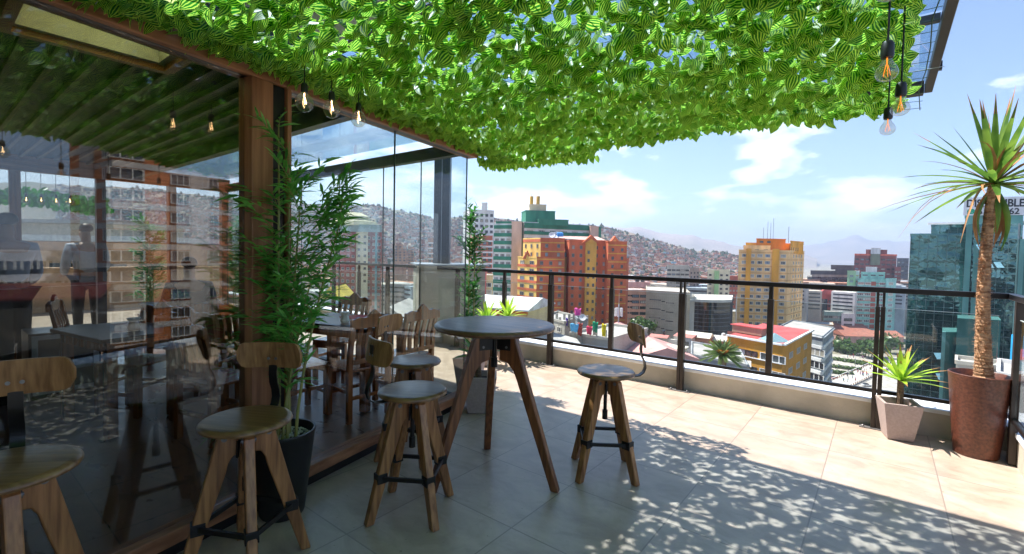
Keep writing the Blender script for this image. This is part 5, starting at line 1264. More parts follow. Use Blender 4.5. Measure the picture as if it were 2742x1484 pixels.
tower('white and yellow balcony tower squeezed between the green and turquoise towers',2292,2303,727,394,394,whi,1,13,2.85,1.6,1.2,2.5,key='r',fr=(FR,wm('win_amber',(.5,.3,.1))),back=12,bands=whi)
tower('narrow cream balcony block beside the pink arcade building',2259,2272,780,400,400,cream,1,9,2.9,2.2,1.3,2.4,key='d',fr=(FRD,WG),back=10,name='apartment_block')
# pink buildings
b=Bld('apartment_complex','pink and red building with dark glass bays and a round arched gable')
pk=wm('pink_facade',(.55,.20,.18)); pk2=wm('pink_red',(.42,.08,.07)); d=400.;SC=1.49
A,B=pp(2150,d),pp(2190,d); b.block([A,B],zt(2150,790,d),wm('pink_light',(.60,.30,.28)),back=14); b.facade_windows((*A,0),(*B,0),zt(2150,790,d),5,12,2.7,1.5,1.1,3.,key='r',fr=(FR,WG))
A,B=pp(2190,d-2),pp(2198,d-2); b.block([A,B],zt(2190,790,d),WG,back=10,name='glass_bay')
A,B=pp(2198,d-3),pp(2230,d-3); z=zt(2198,788,d-3); b.block([A,B],z,pk2,back=14); b.facade_windows((*A,0),(*B,0),z,4,10,2.7,1.1,1.1,4.,key='k',fr=(None,WG))
A,B=pp(2206,d-3.6),pp(2221,d-3.6); b.block([A,B],z-4.5,WG,zb=z-33,back=1,name='glass_bay')
a=P(2200,788,d-3); u=np.array([B[0]-A[0],B[1]-A[1],0]); u/=np.linalg.norm(u); q=P(2213,788,d-3); m=MB(); m.prism([(5.4*math.cos(t_),4.5*math.sin(t_)) for t_ in np.linspace(0,math.pi,12)],np.array([-u[1],u[0],0]),3,0,(q[0],q[1],z),u); m.build('arched_gable',pk2,b.t)
A,B=pp(2230,d-2),pp(2256,d+6); b.block([A,B],zt(2230,790,d),pk,back=14,roof=wm('orange_roof',(.60,.20,.10))); b.facade_windows((*A,0),(*B,0),zt(2230,790,d),4,9,2.8,1.6,1.2,3.,key='k',fr=(None,WG)); b.fin()
tower('small teal and white block in front of the pink complex',2212,2262,836,380,378,wm('teal_small',(.25,.38,.33)),4,3,2.8,2.2,1.4,2.6,key='r',fr=(FR,WG),back=10,name='low_block')
tower('small white block with a dark strip window beside the turquoise tower',2260,2296,842,376,376,whi,1,2,3,4.5,1.6,3.,key='s',fr=(FRD,WG),back=10,name='low_block',bars=3)
SC=1.
# ---- green glass tower
gg,nn,ll,bb_=new('green_mirror_glass')
tcn=nn.new('ShaderNodeTexCoord'); nz1=nn.new('ShaderNodeTexNoise'); nz1.inputs['Scale'].default_value=.38; nz1.inputs['Detail'].default_value=2; ll.new(tcn.outputs['Object'],nz1.inputs['Vector'])
vo=nn.new('ShaderNodeTexVoronoi'); vo.inputs['Scale'].default_value=.33; ll.new(tcn.outputs['Object'],vo.inputs['Vector'])
bp=nn.new('ShaderNodeBump'); bp.inputs['Strength'].default_value=.55; bp.inputs['Distance'].default_value=.35; ll.new(nz1.outputs[0],bp.inputs['Height']); ll.new(bp.outputs[0],bb_.inputs['Normal'])
cr=nn.new('ShaderNodeValToRGB'); ll.new(vo.outputs['Color'],cr.inputs[0]); cr.color_ramp.elements[0].color=(.02,.06,.065,1); cr.color_ramp.elements[1].color=(.10,.20,.21,1)
ll.new(cr.outputs[0],bb_.inputs['Base Color']); bb_.inputs['Metallic'].default_value=.85; bb_.inputs['Roughness'].default_value=.05
teal=wm('teal_panel',(.11,.29,.28)); teald=wm('teal_panel_dark',(.03,.13,.12)); mull=wm('mullion',(.10,.15,.15))
b=Bld('glass_tower','green mirrored glass tower with a white banner on its roof at the right')
def curtain(x0,x1,y0,y1,d0,d1,fh=3.2,mw=1.7,back=12,name='curtain_wall',mt=None):
    A,B=pp(x0,d0),pp(x1,d1); z1=zt(x0,y0,d0); zb=GZ if y1 is None else zt(x0,y1,d0)
    b.block([A,B],z1,mt or gg,zb=zb,back=back,name=name)
    u,nr,L=face_basis(np.array([*A,0]),np.array([*B,0])); nr=nr if nr@np.array([-A[0],-A[1],0])>0 else -nr
    m=MB(); k=0
    while z1-k*fh/2>max(zb,-48): m.obox((*(np.array([*A,0])+u*L/2+nr*.03)[:2],z1-k*fh/2),u,nr,UP,L/2,.03,.05 if k%2==0 else .025); k+=1
    for j in range(int(L/mw)+1): m.obox((*(np.array([*A,0])+u*min(L,j*mw)+nr*.035)[:2],(z1+max(zb,-48))/2),u,nr,UP,.035,.035,(z1-max(zb,-48))/2)
    m.build('mullions',mull,b.t)
    return A,B,z1
curtain(2436,2588,630,None,118,112)
curtain(2588,2735,606,None,112.5,106,mt=gg)
curtain(2490,2600,605,631,122,118,back=8)
for x0,x1,y0,y1,dd,mm in ((2583,2600,603,None,110.5,teal),(2606,2620,640,None,110.3,teal),(2584,2586.5,630,None,111.5,wm('silver_edge',(.4,.42,.42))),(2728,2742,640,None,104,teal),(2722,2727,598,None,105,wm('pale_edge',(.5,.55,.55))),(2742,2850,590,None,104,teald)):
    A,B=pp(x0,dd),pp(x1,dd); b.block([A,B],zt(x0,y0,dd),mm,zb=GZ,back=2,name='pier',roof=mm)
A,B=pp(2579,116),pp(2734,110); b.block([A,B],zt(2579,580,116),teal,zb=zt(2579,606,116),back=8,name='plant_room')
A,B=pp(2480,123),pp(2745,112); b.band((*A,0),(*B,0),zt(2480,603,123)+.3,.5,1.,wtrim,'roof_edge')
# lower teal annex
t2=Bld('annex_building','dark teal windowless annex below the green glass tower beside the big pot')
A,B=pp(2533,92),pp(2582,92); t2.block([A,B],zt(2533,890,92),teald,back=8,name='wall',roof=teald)
A,B=pp(2572,91),pp(2690,89); t2.block([A,B],zt(2572,853,91),teald,back=8,name='wall',roof=teald)
A,B=pp(2533,91.5),pp(2543,91.5); t2.block([A,B],zt(2533,890,91.5),teal,back=1,name='light_edge',roof=teal); t2.fin()
b.fin()
# window sashes tilted open + curved balcony
for (x,y) in ((2505,1000),(2500,945),(2612,655),(2633,702),(2660,702)):
    q=P(x,y,108); m=MB(); m.add([q,q+CR*1.6,q+CR*1.8-fw*.8+np.array([0,0,-1.3]),q+CR*.1-fw*.8+np.array([0,0,-1.3])],[(0,1,2,3)]); m.build('open_sash',mat('sash_blue',(.25,.50,.60),.1) if 'sash_blue' not in D.materials else D.materials['sash_blue'],b.t)
# banner
t=thing('roof_banner','white rooftop banner reading DISPONIBLE with a phone number and a green phone emblem','banner')
d=108.; a=P(2581,529,d); c_=P(2762,520,d-4); u=c_-a; u[2]=0; L=np.linalg.norm(u); u/=L; nr=np.array([u[1],-u[0],0]); zc=a[2]; hb=zt(2581,529,d)-zt(2581,577,d)
m=MB(); m.obox((*(a+u*L/2)[:2],zc-hb/2),u,nr,UP,L/2,.04,hb/2); m.build('sheet',wm('banner_white',(.75,.78,.82)),t)
SC=1.
def text(s_,p,size,u,mt,parent,name,ext=.01,sx=1.,bold=0.012,fit=None):
    cu=D.curves.new(name,'FONT'); cu.body=s_; cu.size=size; cu.extrude=ext; cu.offset=bold*size; cu.materials.append(mt)
    o=D.objects.new(name,cu); COL.objects.link(o)
    if not parent: pass
    dg=bpy.context.evaluated_depsgraph_get(); me=D.meshes.new_from_object(o.evaluated_get(dg)); D.objects.remove(o); me.name=name
    if fit:
        xs_=[v.co.x for v in me.vertices]; k_=fit/(max(xs_)-min(xs_))
        for v in me.vertices: v.co.x*=k_
    o=D.objects.new(name,me); COL.objects.link(o); o.parent=parent
    nr_=np.array([u[1],-u[0],0]); o.matrix_world=Matrix(((u[0]*sx,0,nr_[0],p[0]),(u[1]*sx,0,nr_[1],p[1]),(0,1,0,p[2]),(0,0,0,1))); return o
dkt=mat('lettering',(.015,.02,.03),.6)
p=a+u*L*.04+nr*.06; text('DISPONIBLE',(p[0],p[1],zc-hb*.53),2.35,u,dkt,t,'lettering',bold=.03,fit=L*.86)
p=a+u*L*.215+nr*.06; text('6',(p[0],p[1],zc-hb*.94),1.85,u,dkt,t,'lettering',bold=.025)
p=a+u*L*.685+nr*.06; text('62',(p[0],p[1],zc-hb*.94),1.85,u,dkt,t,'lettering',bold=.025)
p=a+u*L*.12+nr*.06; grn=mat('emblem_green',(.0,.38,.22),.6)
m=MB(); cc=np.array([p[0],p[1],zc-hb*.78]); m.prism([(.72*math.cos(t_),.62*math.sin(t_)) for t_ in np.linspace(0,2*math.pi,20)[:-1]],nr,.03,0,cc,u); m.prism([(-.75,-.62),(-.2,-.55),(-.6,-.1)],nr,.03,0,cc-nr*.001,u); m.build('emblem',grn,t)
m=MB(); m.tube([cc+nr*.03+u*x_+UP*y_ for x_,y_ in((-.28,.25),(-.25,.0),(-.05,-.22),(.25,-.25))],.10,6,flat=.3); m.build('emblem_handset',wtrim,t)
# signboard
t=thing('signboard','white signboard with blue lettering and a triangle mark on the rooftops','sign'); d=95.
a=P(1672,882,d); c_=P(1705,889,d); u=c_-a; u[2]=0; u/=np.linalg.norm(u); nr=np.array([u[1],-u[0],0])
m=MB(); m.obox((*(a+u*2.0)[:2],a[2]-.55),u,nr,UP,2.3,.06,.6); m.build('board',wtrim,t)
bl=mat('sign_blue',(.05,.12,.35),.6); p=a-u*.1+nr*.08
text('SIPET',(p[0]+u[0]*.75,p[1]+u[1]*.75,a[2]-.82),.85,u,bl,t,'lettering')
m=MB(); m.prism([(0,0),(.55,0),(.28,.5)],nr,.03,0,(p[0],p[1],a[2]-.8),u); m.build('triangle_mark',bl,t)
m=MB(); 
for s_ in (.3,3.7): q=a+u*s_; m=MB(); m.tube([(q[0],q[1],a[2]-4),(q[0],q[1],a[2]-1.1)],.05,6); m.build('post',FRD,t)
# ---- rooftop with flags (unfinished concrete house)
conc=wm('raw_concrete',(.42,.40,.35)); d=80.
b=Bld('unfinished_house','unfinished concrete house with bare pillars standing on its flat roof')
A,C_,B=pp(1455,d+4),pp(1516,d-3),pp(1556,d+4); z=zt(1516,868,d-3); b.block([A,C_,B],z,conc,name='wall'); b.facade_windows((*A,0),(*C_,0),z,2,1,3,1.2,.9,1.2,.3,.95,key='r',fr=(FR,WG2)); b.fin()
for i,(x,y,h_) in enumerate(((1465,856,1.6),(1491,850,1.4),(1499,862,1.6),(1511,852,1.6),(1524,852,1.5),(1531,860,1.6),(1537,850,1.5),(1553,852,1.8),(1572,855,1.4))):
    q=P(x,y,d+(2 if i%2 else -1)); m=MB(); m.obox((q[0],q[1],q[2]-.4),(1,0,0),(0,1,0),UP,.16,.16,h_*.75); m.build('pillar',conc,b.t)
b=Bld('low_concrete_block','low raw concrete block with short pillars where coloured cloths hang')
A,B=pp(1530,d-14),pp(1640,d-18); z=zt(1530,898,d-14); b.block([A,B],z,wm('concrete_b',(.46,.43,.38)),back=12)
for i,(x,y) in enumerate(((1537,884),(1552,890),(1578,893),(1594,882),(1619,893))):
    q=P(x,y,d-15); m=MB(); m.obox((q[0],q[1],q[2]-.7),(1,0,0),(0,1,0),UP,.26,.2,1.2); m.build('pillar',conc,b.t)
b.fin()
b=Bld('shed','small grey metal shed with a sloping roof on the rooftops'); A,B=pp(1552,d-6),pp(1577,d-6); b.block([A,B],zt(1552,860,d-6),wm('metal_sheet',(.22,.24,.26)),back=3); b.fin()
satdish(1560,851,d-6,.55,'white satellite dish on top of the grey metal shed')
for (x,y,w_,h_,c_,lb) in ((1547,837,1.1,1.4,(.85,.10,.42),'hot pink cloth on a concrete pillar, highest of the coloured cloths'),(1518,862,.35,1.3,(.12,.05,.42),'narrow purple cloth hanging from the concrete roof'),(1538,878,1.2,1.1,(.12,.45,.75),'light blue cloth wrapped round a concrete pillar'),(1553,882,.7,1.7,(.40,.06,.04),'dark red cloth hanging beside the light blue cloth'),(1578,885,.8,1.1,(.80,.03,.12),'crimson cloth on a short concrete pillar'),(1594,876,.75,1.4,(.0,.32,.16),'green cloth on a concrete pillar'),(1617,885,.6,1.7,(.80,.62,.0),'yellow cloth fluttering on a concrete pillar, rightmost')):
    q=P(x,y,d-16.2 if y>870 else d-2); m=MB(); N=6; vs=[];fs=[]
    for i in range(N):
        for j in range(N): vs.append(q+CR*(w_*(i/(N-1)-.5)*(1-.25*j/(N-1)))+UP*(h_*(.5-j/(N-1)))+fw*.12*math.sin(i*1.9+j*.8)+UP*.1*math.sin(i*1.3))
    for i in range(N-1):
        for j in range(N-1): fs.append((i*N+j,(i+1)*N+j,(i+1)*N+j+1,i*N+j+1))
    m.add(vs,fs); o=m.build('cloth',mat('cloth_'+lb.split()[0],c_,.7,.15,3.),smooth='all'); so_=o.modifiers.new('s','SOLIDIFY'); so_.thickness=.02; tag(o,lb,'cloth','coloured cloths on the rooftops')
random.seed(303)
LC=[((.50,.20,.17),'faded red metal'),((.55,.52,.48),'pale grey'),((.62,.58,.50),'cream'),((.34,.36,.38),'dark grey'),((.40,.18,.11),'rusty brown')]
WC=[((.52,.45,.36),'beige'),((.42,.24,.16),'brick'),((.55,.53,.50),'whitewashed'),((.50,.34,.24),'peach')]
lm={n_:wm('lowroof_'+n_.replace(' ','_'),c) for c,n_ in LC}; wmm={n_:wm('lowwall_'+n_,c) for c,n_ in WC}
for i in range(46):
    x=random.uniform(1455,1990); y=random.uniform(893,985); d_=(150-(y-893)*.75)*random.uniform(.9,1.12)
    if 1730<x<1960: d_=min(d_,118)
    if d_<60: continue
    rc,rn=random.choice(LC); wc_,wn_=random.choice(WC); q=P(x,y,d_); a=random.uniform(-.15,.25); u=np.array([math.cos(a),math.sin(a),0]); nr=np.array([-u[1],u[0],0]); L=random.uniform(3.5,7.5); W_=random.uniform(3,5.5)
    t=thing('low_house','low %s house with a %s roof in the jumble below the railing'%(wn_,rn),'house',(0,0,0),0,'low %s houses with %s roofs'%(wn_,rn))
    m=MB(); m.obox((q[0],q[1],(q[2]+GZ)/2),u,nr,UP,L/2,W_/2,(q[2]-GZ)/2); m.build('wall',wmm[wn_],t)
    m=MB()
    if i%3==0: m.prism([(-W_/2-.2,0),(W_/2+.2,0),(W_/2+.2,.12),(-W_/2-.2,.12+random.uniform(.3,.9))],u,L+.4,0,(q[0],q[1],q[2]+.01),nr)
    else: m.prism([(-W_/2-.2,0),(W_/2+.2,0),(0,random.uniform(.5,1.1))],u,L+.4,0,(q[0],q[1],q[2]+.01),nr)
    m.build('roof',lm[rn],t)
    for k in range(2): m=MB(); c_=q-nr*(W_/2+.03)+u*(k-.5)*L*.5; m.obox((c_[0],c_[1],q[2]-1.5),u,nr,UP,.45,.04,.5); m.build('window',WG,t)
    if i%4==1: m=MB(); m.lathe([(.45,0),(.5,.5),(.45,.95),(.2,1.1)],10,(q[0]+.8,q[1]+.5,q[2]+.5)); tag(m.build('water_tank',WG if i%8==1 else dish,smooth=True),'small %s water tank on a low roof below the railing'%('black' if i%8==1 else 'white'),'water tank','small %s roof water tanks'%('black' if i%8==1 else 'white'))
# cell mast
t=thing('antenna_mast','telecom mast with white panel antennas on the rooftops','mast'); q=P(1655,905,84)
m=MB(); m.tube([tuple(q),(q[0],q[1],q[2]+6.0)],.12,8); m.tube([(q[0],q[1],q[2]+6),(q[0],q[1],q[2]+8)],.03,6); m.build('pole',wm('galv',(.45,.46,.47)),t)
for k in range(5):
    a_=k*1.2566; m=MB(); m.obox((q[0]+math.cos(a_)*.6,q[1]+math.sin(a_)*.6,q[2]+4.6),(math.cos(a_),math.sin(a_),0),(-math.sin(a_),math.cos(a_),0),UP,.1,.18,.75); m.build('panel_antenna',wtrim,t)
# corrugated roof strip just below the terrace, low houses
t=thing('corrugated_roof_shed','long shed with a corrugated pale blue roof just below the railing','shed')
m=MB(); a=P(1380,925,40); c_=P(1760,985,32); u=c_-a; L=np.linalg.norm(u[:2]); u[2]=0; u/=np.linalg.norm(u); nr=np.array([-u[1],u[0],0]); nr=nr if nr@a>0 else -nr
zz=a[2]-3.2; vs=[];fs=[]; N=150
for i in range(N+1):
    for j in (0,1): p=np.array([a[0],a[1],0])-u*8+u*(L+16)*i/N+nr*(j*4.5-1); vs.append((p[0],p[1],zz+(.07 if i%2 else 0)+.5*j))
for i in range(N): fs.append((2*i,2*i+2,2*i+3,2*i+1))
m.add(vs,fs); m.build('roof',wm('pale_blue_tin',(.50,.58,.64)),t)
m=MB(); m.obox((*(a+u*L/2+nr*3.6)[:2],zz+.42),u,nr,UP,L/2+8,.25,.14); m.build('ridge',wm('ridge_cream',(.66,.60,.40)),t)
m=MB(); m.obox((*(a+u*L/2+nr*1.2)[:2],(zz-.1+GZ)/2),u,nr,UP,L/2+7.8,2.1,(zz-.1-GZ)/2); m.build('wall',wm('shed_wall',(.5,.45,.36)),t)
gabhouse('low house with a faded pink metal roof behind the antenna mast',1640,1735,905,76,wm('peach_wall',(.55,.42,.32)),wm('pink_metal',(.58,.28,.26)),8,1.2,'low_house')
gabhouse('low house with a striped pink metal roof left of the beige stone wall',1705,1860,962,62,wm('beige_wall',(.52,.47,.38)),wm('pink_metal_b',(.62,.33,.30)),9,1.4,'low_house')
t=thing('roof_box','small cream roof hatch on the striped pink roof','roof hatch'); q=P(1800,940,66); m=MB(); m.obox(q,(1,0,0),(0,1,0),UP,1.6,1.4,.5); m.build('body',wm('hatch',(.55,.48,.36)),t); m=MB(); m.obox(q+UP*.57,(1,0,0),(0,1,0),UP,1.8,1.6,.06); m.build('lid',wm('hatch_lid',(.68,.64,.50)),t)
gabhouse('grey roofed low house under the table edge',1400,1560,945,55,conc,wm('grey_roof2',(.45,.43,.40)),8,1.,'low_house')
# right edge bits : lower roofs beyond right rail
t=thing('billboard','bright blue billboard with a pale figure at the right edge','billboard'); q=P(2708,925,60); q2=P(2760,925,58); u=q2-q; u[2]=0; L=np.linalg.norm(u); u/=L; nr=np.array([u[1],-u[0],0])
m=MB(); m.obox((*(q+u*L/2)[:2],q[2]-1.2),u,nr,UP,L/2,.08,2.6); m.build('board',wm('board_blue',(.02,.36,.75)),t); m=MB(); m.obox((*(q+u*L*.75+nr*.1)[:2],q[2]-2.2),u,nr,UP,.5,.03,1.0); m.build('panel',wm('board_pale',(.6,.4,.38)),t)
m=MB(); m.box(0,1,0,1,0,1); 
for nm_,lb,x0,x1,y0,dd,bk,c_ in (('low_block','pale panelled roof ledge behind the big pot at the right edge',2575,2800,977,50,4,(.55,.50,.42)),('low_block','white flat roof with a yellow stripe right of the big pot',2690,2900,1010,40,8,(.62,.62,.60))):
    bx_,_z=tower(lb,x0,x1,y0,dd,dd-4,wm('c_'+str(x0),c_),0,0,3,1,1,back=bk,name=nm_)
# ---- filler mid-rise blocks so the city is continuous
random.seed(202)
fills=[((.45,.20,.12),'brick'),((.55,.48,.38),'beige'),((.60,.58,.55),'off white'),((.36,.34,.32),'grey'),((.50,.30,.20),'peach brown'),((.30,.36,.40),'blue grey')]
fm={n_:wm('fill_'+n_.replace(' ','_'),c) for c,n_ in fills}
k=0; used=[]
for i in range(150):
    x=random.uniform(640,2450); d=random.uniform(300,520); ytop=random.uniform(745,800)-(d-300)*.12
    if x>2150 and d<380: continue
    c,n_=random.choice(fills); w_=random.uniform(12,24); A=P(x,690,d); z=zt(x,ytop,d); z=min(z,GZ+45)
    t=thing('city_block','%s mid-rise block in the dense city fill below the hill'%n_,'building',(0,0,0),0,'distant %s blocks'%n_)
    a=random.uniform(-.3,.5); u=np.array([math.cos(a),math.sin(a),0]); nr=np.array([-u[1],u[0],0]); 
    m=MB(); m.obox((A[0],A[1],(z+GZ)/2),u,nr,UP,w_/2,w_*.4,(z-GZ)/2); m.build('wall',fm[n_],t)
    m=MB(); 
    rows=5; 
    for r in range(rows):
        m=MB(); cc=A-nr*(w_*.4+.05); m.obox((cc[0],cc[1],z-2.2-3*r),u,nr,UP,w_*.42,.05,.6); m.build('window_strip',WG,t)
# valley greenery
def crown(mb,c,r,n_,seed,flat=.8):
    rnd=random.Random(seed)
    for i in range(n_):
        d_=np.array([rnd.gauss(0,1),rnd.gauss(0,1),rnd.gauss(0,1)*flat]); d_/=np.linalg.norm(d_); rr=r*(rnd.random()**.4)*(.8+.35*math.sin(d_[0]*5+seed)*math.sin(d_[1]*4+d_[2]*3))
        p=np.array(c)+d_*rr*np.array([1,1,flat]); s_=r*rnd.uniform(.10,.2); a_=np.array([rnd.gauss(0,1),rnd.gauss(0,1),rnd.gauss(0,1)]); a_/=np.linalg.norm(a_); b_=np.cross(a_,d_); b_/=np.linalg.norm(b_)+1e-6
        mb.add([p-a_*s_,p-b_*s_*.6,p+a_*s_,p+b_*s_*.6],[(0,1,2,3)])
tl=leafmat('tree_leaf',(.09,.17,.03),(.045,.10,.02),.25,.6)
random.seed(61)
for i,(x,y,dd,r,lb) in enumerate(((2255,925,262,6.5,'round plaza tree left of the pink house, tallest of the plaza'),(2272,932,258,5,'small round plaza tree between the tall tree and the lamp'),(2290,940,256,4,'low bushy plaza tree in front of the pink house'),(2318,926,250,6,'wide plaza tree before the arched window'),(2335,932,246,5.5,'plaza tree partly behind the railing post'),(2360,930,250,5,'plaza tree just right of the railing post'),(2385,915,262,6,'plaza tree beside the green glass tower foot'),(1712,868,150,3.5,'tree between the red complex and the signboard'),(1738,872,150,3,'small tree right of the signboard'),(1660,765,360,7,'dark tree on the cliff edge right of the red complex'))):
    kk_=1.28 if (dd>240 and dd<300) else 1.; dd*=kk_; r*=kk_; q=P(x,y,dd); t=thing('tree',lb,'tree'); m=MB(); zb=max(GZ,q[2]-14); m.tube([(q[0],q[1],zb),(q[0]+.3,q[1],(zb+q[2])/2),(q[0],q[1],q[2])],[.45,.32,.2],7)
    for a_ in range(4): m.tube([(q[0],q[1],q[2]-r*.5),(q[0]+math.cos(a_*1.6)*r*.6,q[1]+math.sin(a_*1.6)*r*.6,q[2]+r*.2)],[.16,.05],5)
    m.build('trunk',K['barkd'],t); m=MB(); crown(m,q,r,520,i); m.build('crown',tl,t)
# hedges and plaza
m=MB(); pv=[P(2170,925,330),P(2450,925,320),P(2450,1035,215),P(2215,1030,225)]; m.add([(p[0],p[1],GZ+.05) for p in pv],[(0,1,2,3)]); m.build('plaza_paving',wm('plaza',(.46,.42,.37)),kind='structure')
m=MB(); pv=[P(2120,1000,250),P(2300,1010,236),P(2560,1100,170),P(2100,1100,170)]; m.add([(p[0],p[1],GZ+.1) for p in pv],[(0,1,2,3)]); m.build('road',wm('asphalt',(.07,.07,.075)),kind='structure')
hg=leafmat('hedge_leaf',(.10,.17,.02),(.05,.10,.015),.2,1.)
for i,(x,y,dd,lx,ly,lb) in enumerate(((2272,955,305,9,2.5,'clipped hedge row farthest back in the plaza'),(2262,972,285,8,2.5,'clipped hedge in the middle of the plaza'),(2305,955,300,10,3,'clipped hedge right of the middle one near the lamp'),(2252,985,272,6,2.5,'nearest clipped hedge beside the walkway'),(2330,960,295,8,3,'clipped hedge behind the railing post'))):
    q=P(x,y,dd); m=MB(); rnd=random.Random(i)
    for k_ in range(500): 
        p=np.array([q[0]+rnd.uniform(-lx,lx),q[1]+rnd.uniform(-ly,ly),GZ+rnd.uniform(.3,1.8)]); s_=.5; a_=np.array([rnd.gauss(0,1),rnd.gauss(0,1),rnd.gauss(0,1)]); a_/=np.linalg.norm(a_); b_=np.cross(a_,UP); b_/=np.linalg.norm(b_)+1e-6; m.add([p-a_*s_,p-b_*s_,p+a_*s_,p+b_*s_],[(0,1,2,3)])
    tag(m.build('hedge',hg),lb,'hedge','plaza hedges')
# walkway with railing, people
def gp(x,y): return at(x,y,2,GZ)
t=thing('footbridge','pale stone footbridge with red and white balustrade crowded with people','footbridge')
pa,pb_=gp(2270,1022),gp(2352,985); u=pb_-pa; u[2]=0; L=np.linalg.norm(u); u/=L; nr=np.array([-u[1],u[0],0])
m=MB(); m.obox((*(pa+u*L/2)[:2],GZ+.6),u,nr,UP,L/2+14,5,.3); m.build('deck',wm('deck_stone',(.58,.54,.48)),t)
for sg in (-1,1):
    m=MB(); m.obox((*(pa+u*L/2+nr*5*sg)[:2],GZ+1.9),u,nr,UP,L/2+14,.12,.1); m.build('handrail',wtrim,t)
    for k_ in range(26):
        m=MB(); q=pa+u*(-12+k_*(L+26)/26)+nr*5*sg; m.obox((q[0],q[1],GZ+1.35),u,nr,UP,.22,.16,.5); m.build('baluster',hm[0],t)
cl=[((.45,.03,.03),'red'),((.03,.05,.12),'dark blue'),((.6,.6,.6),'white'),((.02,.02,.02),'black'),((.05,.25,.35),'teal'),((.30,.08,.25),'purple')]
pmesh={}
for c,n_ in cl:
    m=MB(); n8=8
    m.tube([(-.12,0,0),(-.10,.02,.45),(-.07,0,.85)],[.06,.075,.10],n8,1); m.tube([(.12,.12,0),(.10,.05,.45),(.07,0,.85)],[.06,.075,.10],n8,1)
    m.tube([(0,0,.78),(0,0,1.05),(0,0,1.35),(0,0,1.46)],[.17,.16,.21,.09],n8,0,flat=.65); m.tube([(-.22,0,1.38),(-.27,.03,1.1),(-.24,.12,.85)],[.07,.055,.045],6,0); m.tube([(.22,0,1.38),(.27,-.03,1.1),(.25,.08,.85)],[.07,.055,.045],6,0)
    m.lathe([(.04,1.42),(.085,1.52),(.10,1.62),(.08,1.71),(.02,1.745)],10,(0,0,0),2)
    o=m.build('person',[mat('cloth_'+n_.replace(' ','_'),c,.8,.1),mat('trousers_'+n_.replace(' ','_'),(.03,.03,.05),.8),skinm if n_!='black' else hairm],smooth='all'); pmesh[n_]=o.data; D.objects.remove(o)
random.seed(88)
for i in range(70):
    c,n_=cl[i%6]
    if i<42: q=pa+u*random.uniform(-8,L+12)+nr*random.uniform(-4.3,4.3); z=GZ+.9
    else: q=gp(random.uniform(2235,2345),random.uniform(948,1000)); z=GZ+.06
    o=D.objects.new('person',pmesh[n_]); COL.objects.link(o); o.location=(q[0],q[1],z); o.rotation_euler=(0,0,random.uniform(0,6.28)); o.scale=(1.15,1.15,1.15)
    tag(o,'tiny walking person in a %s top among the crowd on the %s'%(n_,'footbridge' if i<42 else 'plaza'),'person','people in %s tops on the %s'%(n_,'footbridge' if i<42 else 'plaza'))
for i,(x,y,lb) in enumerate(((2215,990,'curved street lamp in front of the grey white office block'),(2185,1000,'curved street lamp overlapping the mustard building side'),(2290,962,'double curved street lamp standing in the plaza'))):
    q=gp(x,y+20); t=thing('street_lamp',lb,'street lamp',(q[0],q[1],GZ)); m=MB(); m.tube([(0,0,0),(0,0,7)],[.14,.09],8); m.tube([(0,0,7),(.6,0,8),(2.2,0,8.7),(4,0,8.9)],[.09,.07,.06,.05],8); m.build('pole',D.materials['galv'],t,smooth='all'); m=MB(); m.obox((4.2,0,8.85),(1,0,0),(0,1,0),UP,.6,.2,.1); m.build('lamp_head',wtrim,t)
# cars / bus on the street
def car(x,y,c,lb,big=False):
    q=gp(x,y); t=thing('parked_car' if not big else 'minibus',lb,'car' if not big else 'minibus',(q[0],q[1],GZ+.12),.6)
    L_,W_,H_=(4.2,1.8,.75) if not big else (6.5,2.1,1.5)
    m=MB(); m.prism([(-L_/2,.3),(L_/2,.3),(L_/2,.3+H_*.7),(L_/2-.5,.3+H_),(-L_/2+.2,.3+H_),(-L_/2,.3+H_*.7)],(0,1,0),W_); m.build('body',mat('paint_'+lb.split()[0]+str(int(x)),c,.3,.05,coat=.6),t,bevel=.08)
    m=MB(); z_=.3+H_; m.prism([(-L_*.38,z_),(L_*.22,z_),(L_*.12,z_+.55),(-L_*.28,z_+.55)],(0,1,0),W_-.25); m.build('cabin',WG,t,bevel=.05)
    for a_ in (-1,1):
        for b_ in (-1,1):
            m=MB(); m.tube([(a_*L_*.31,b_*(W_/2-.1),.32),(a_*L_*.31,b_*(W_/2+.03),.32)],.32,14); m.build('wheel',K['blackpot'],t)
car(2188,1012,(.10,.35,.08),'green and white minibus at the street corner',True); car(2235,1016,(.45,.03,.03),'red car waiting beside the footbridge'); car(2320,1035,(.6,.6,.6),'white car on the road under the footbridge'); car(2212,1008,(.03,.03,.03),'black car behind the minibus')
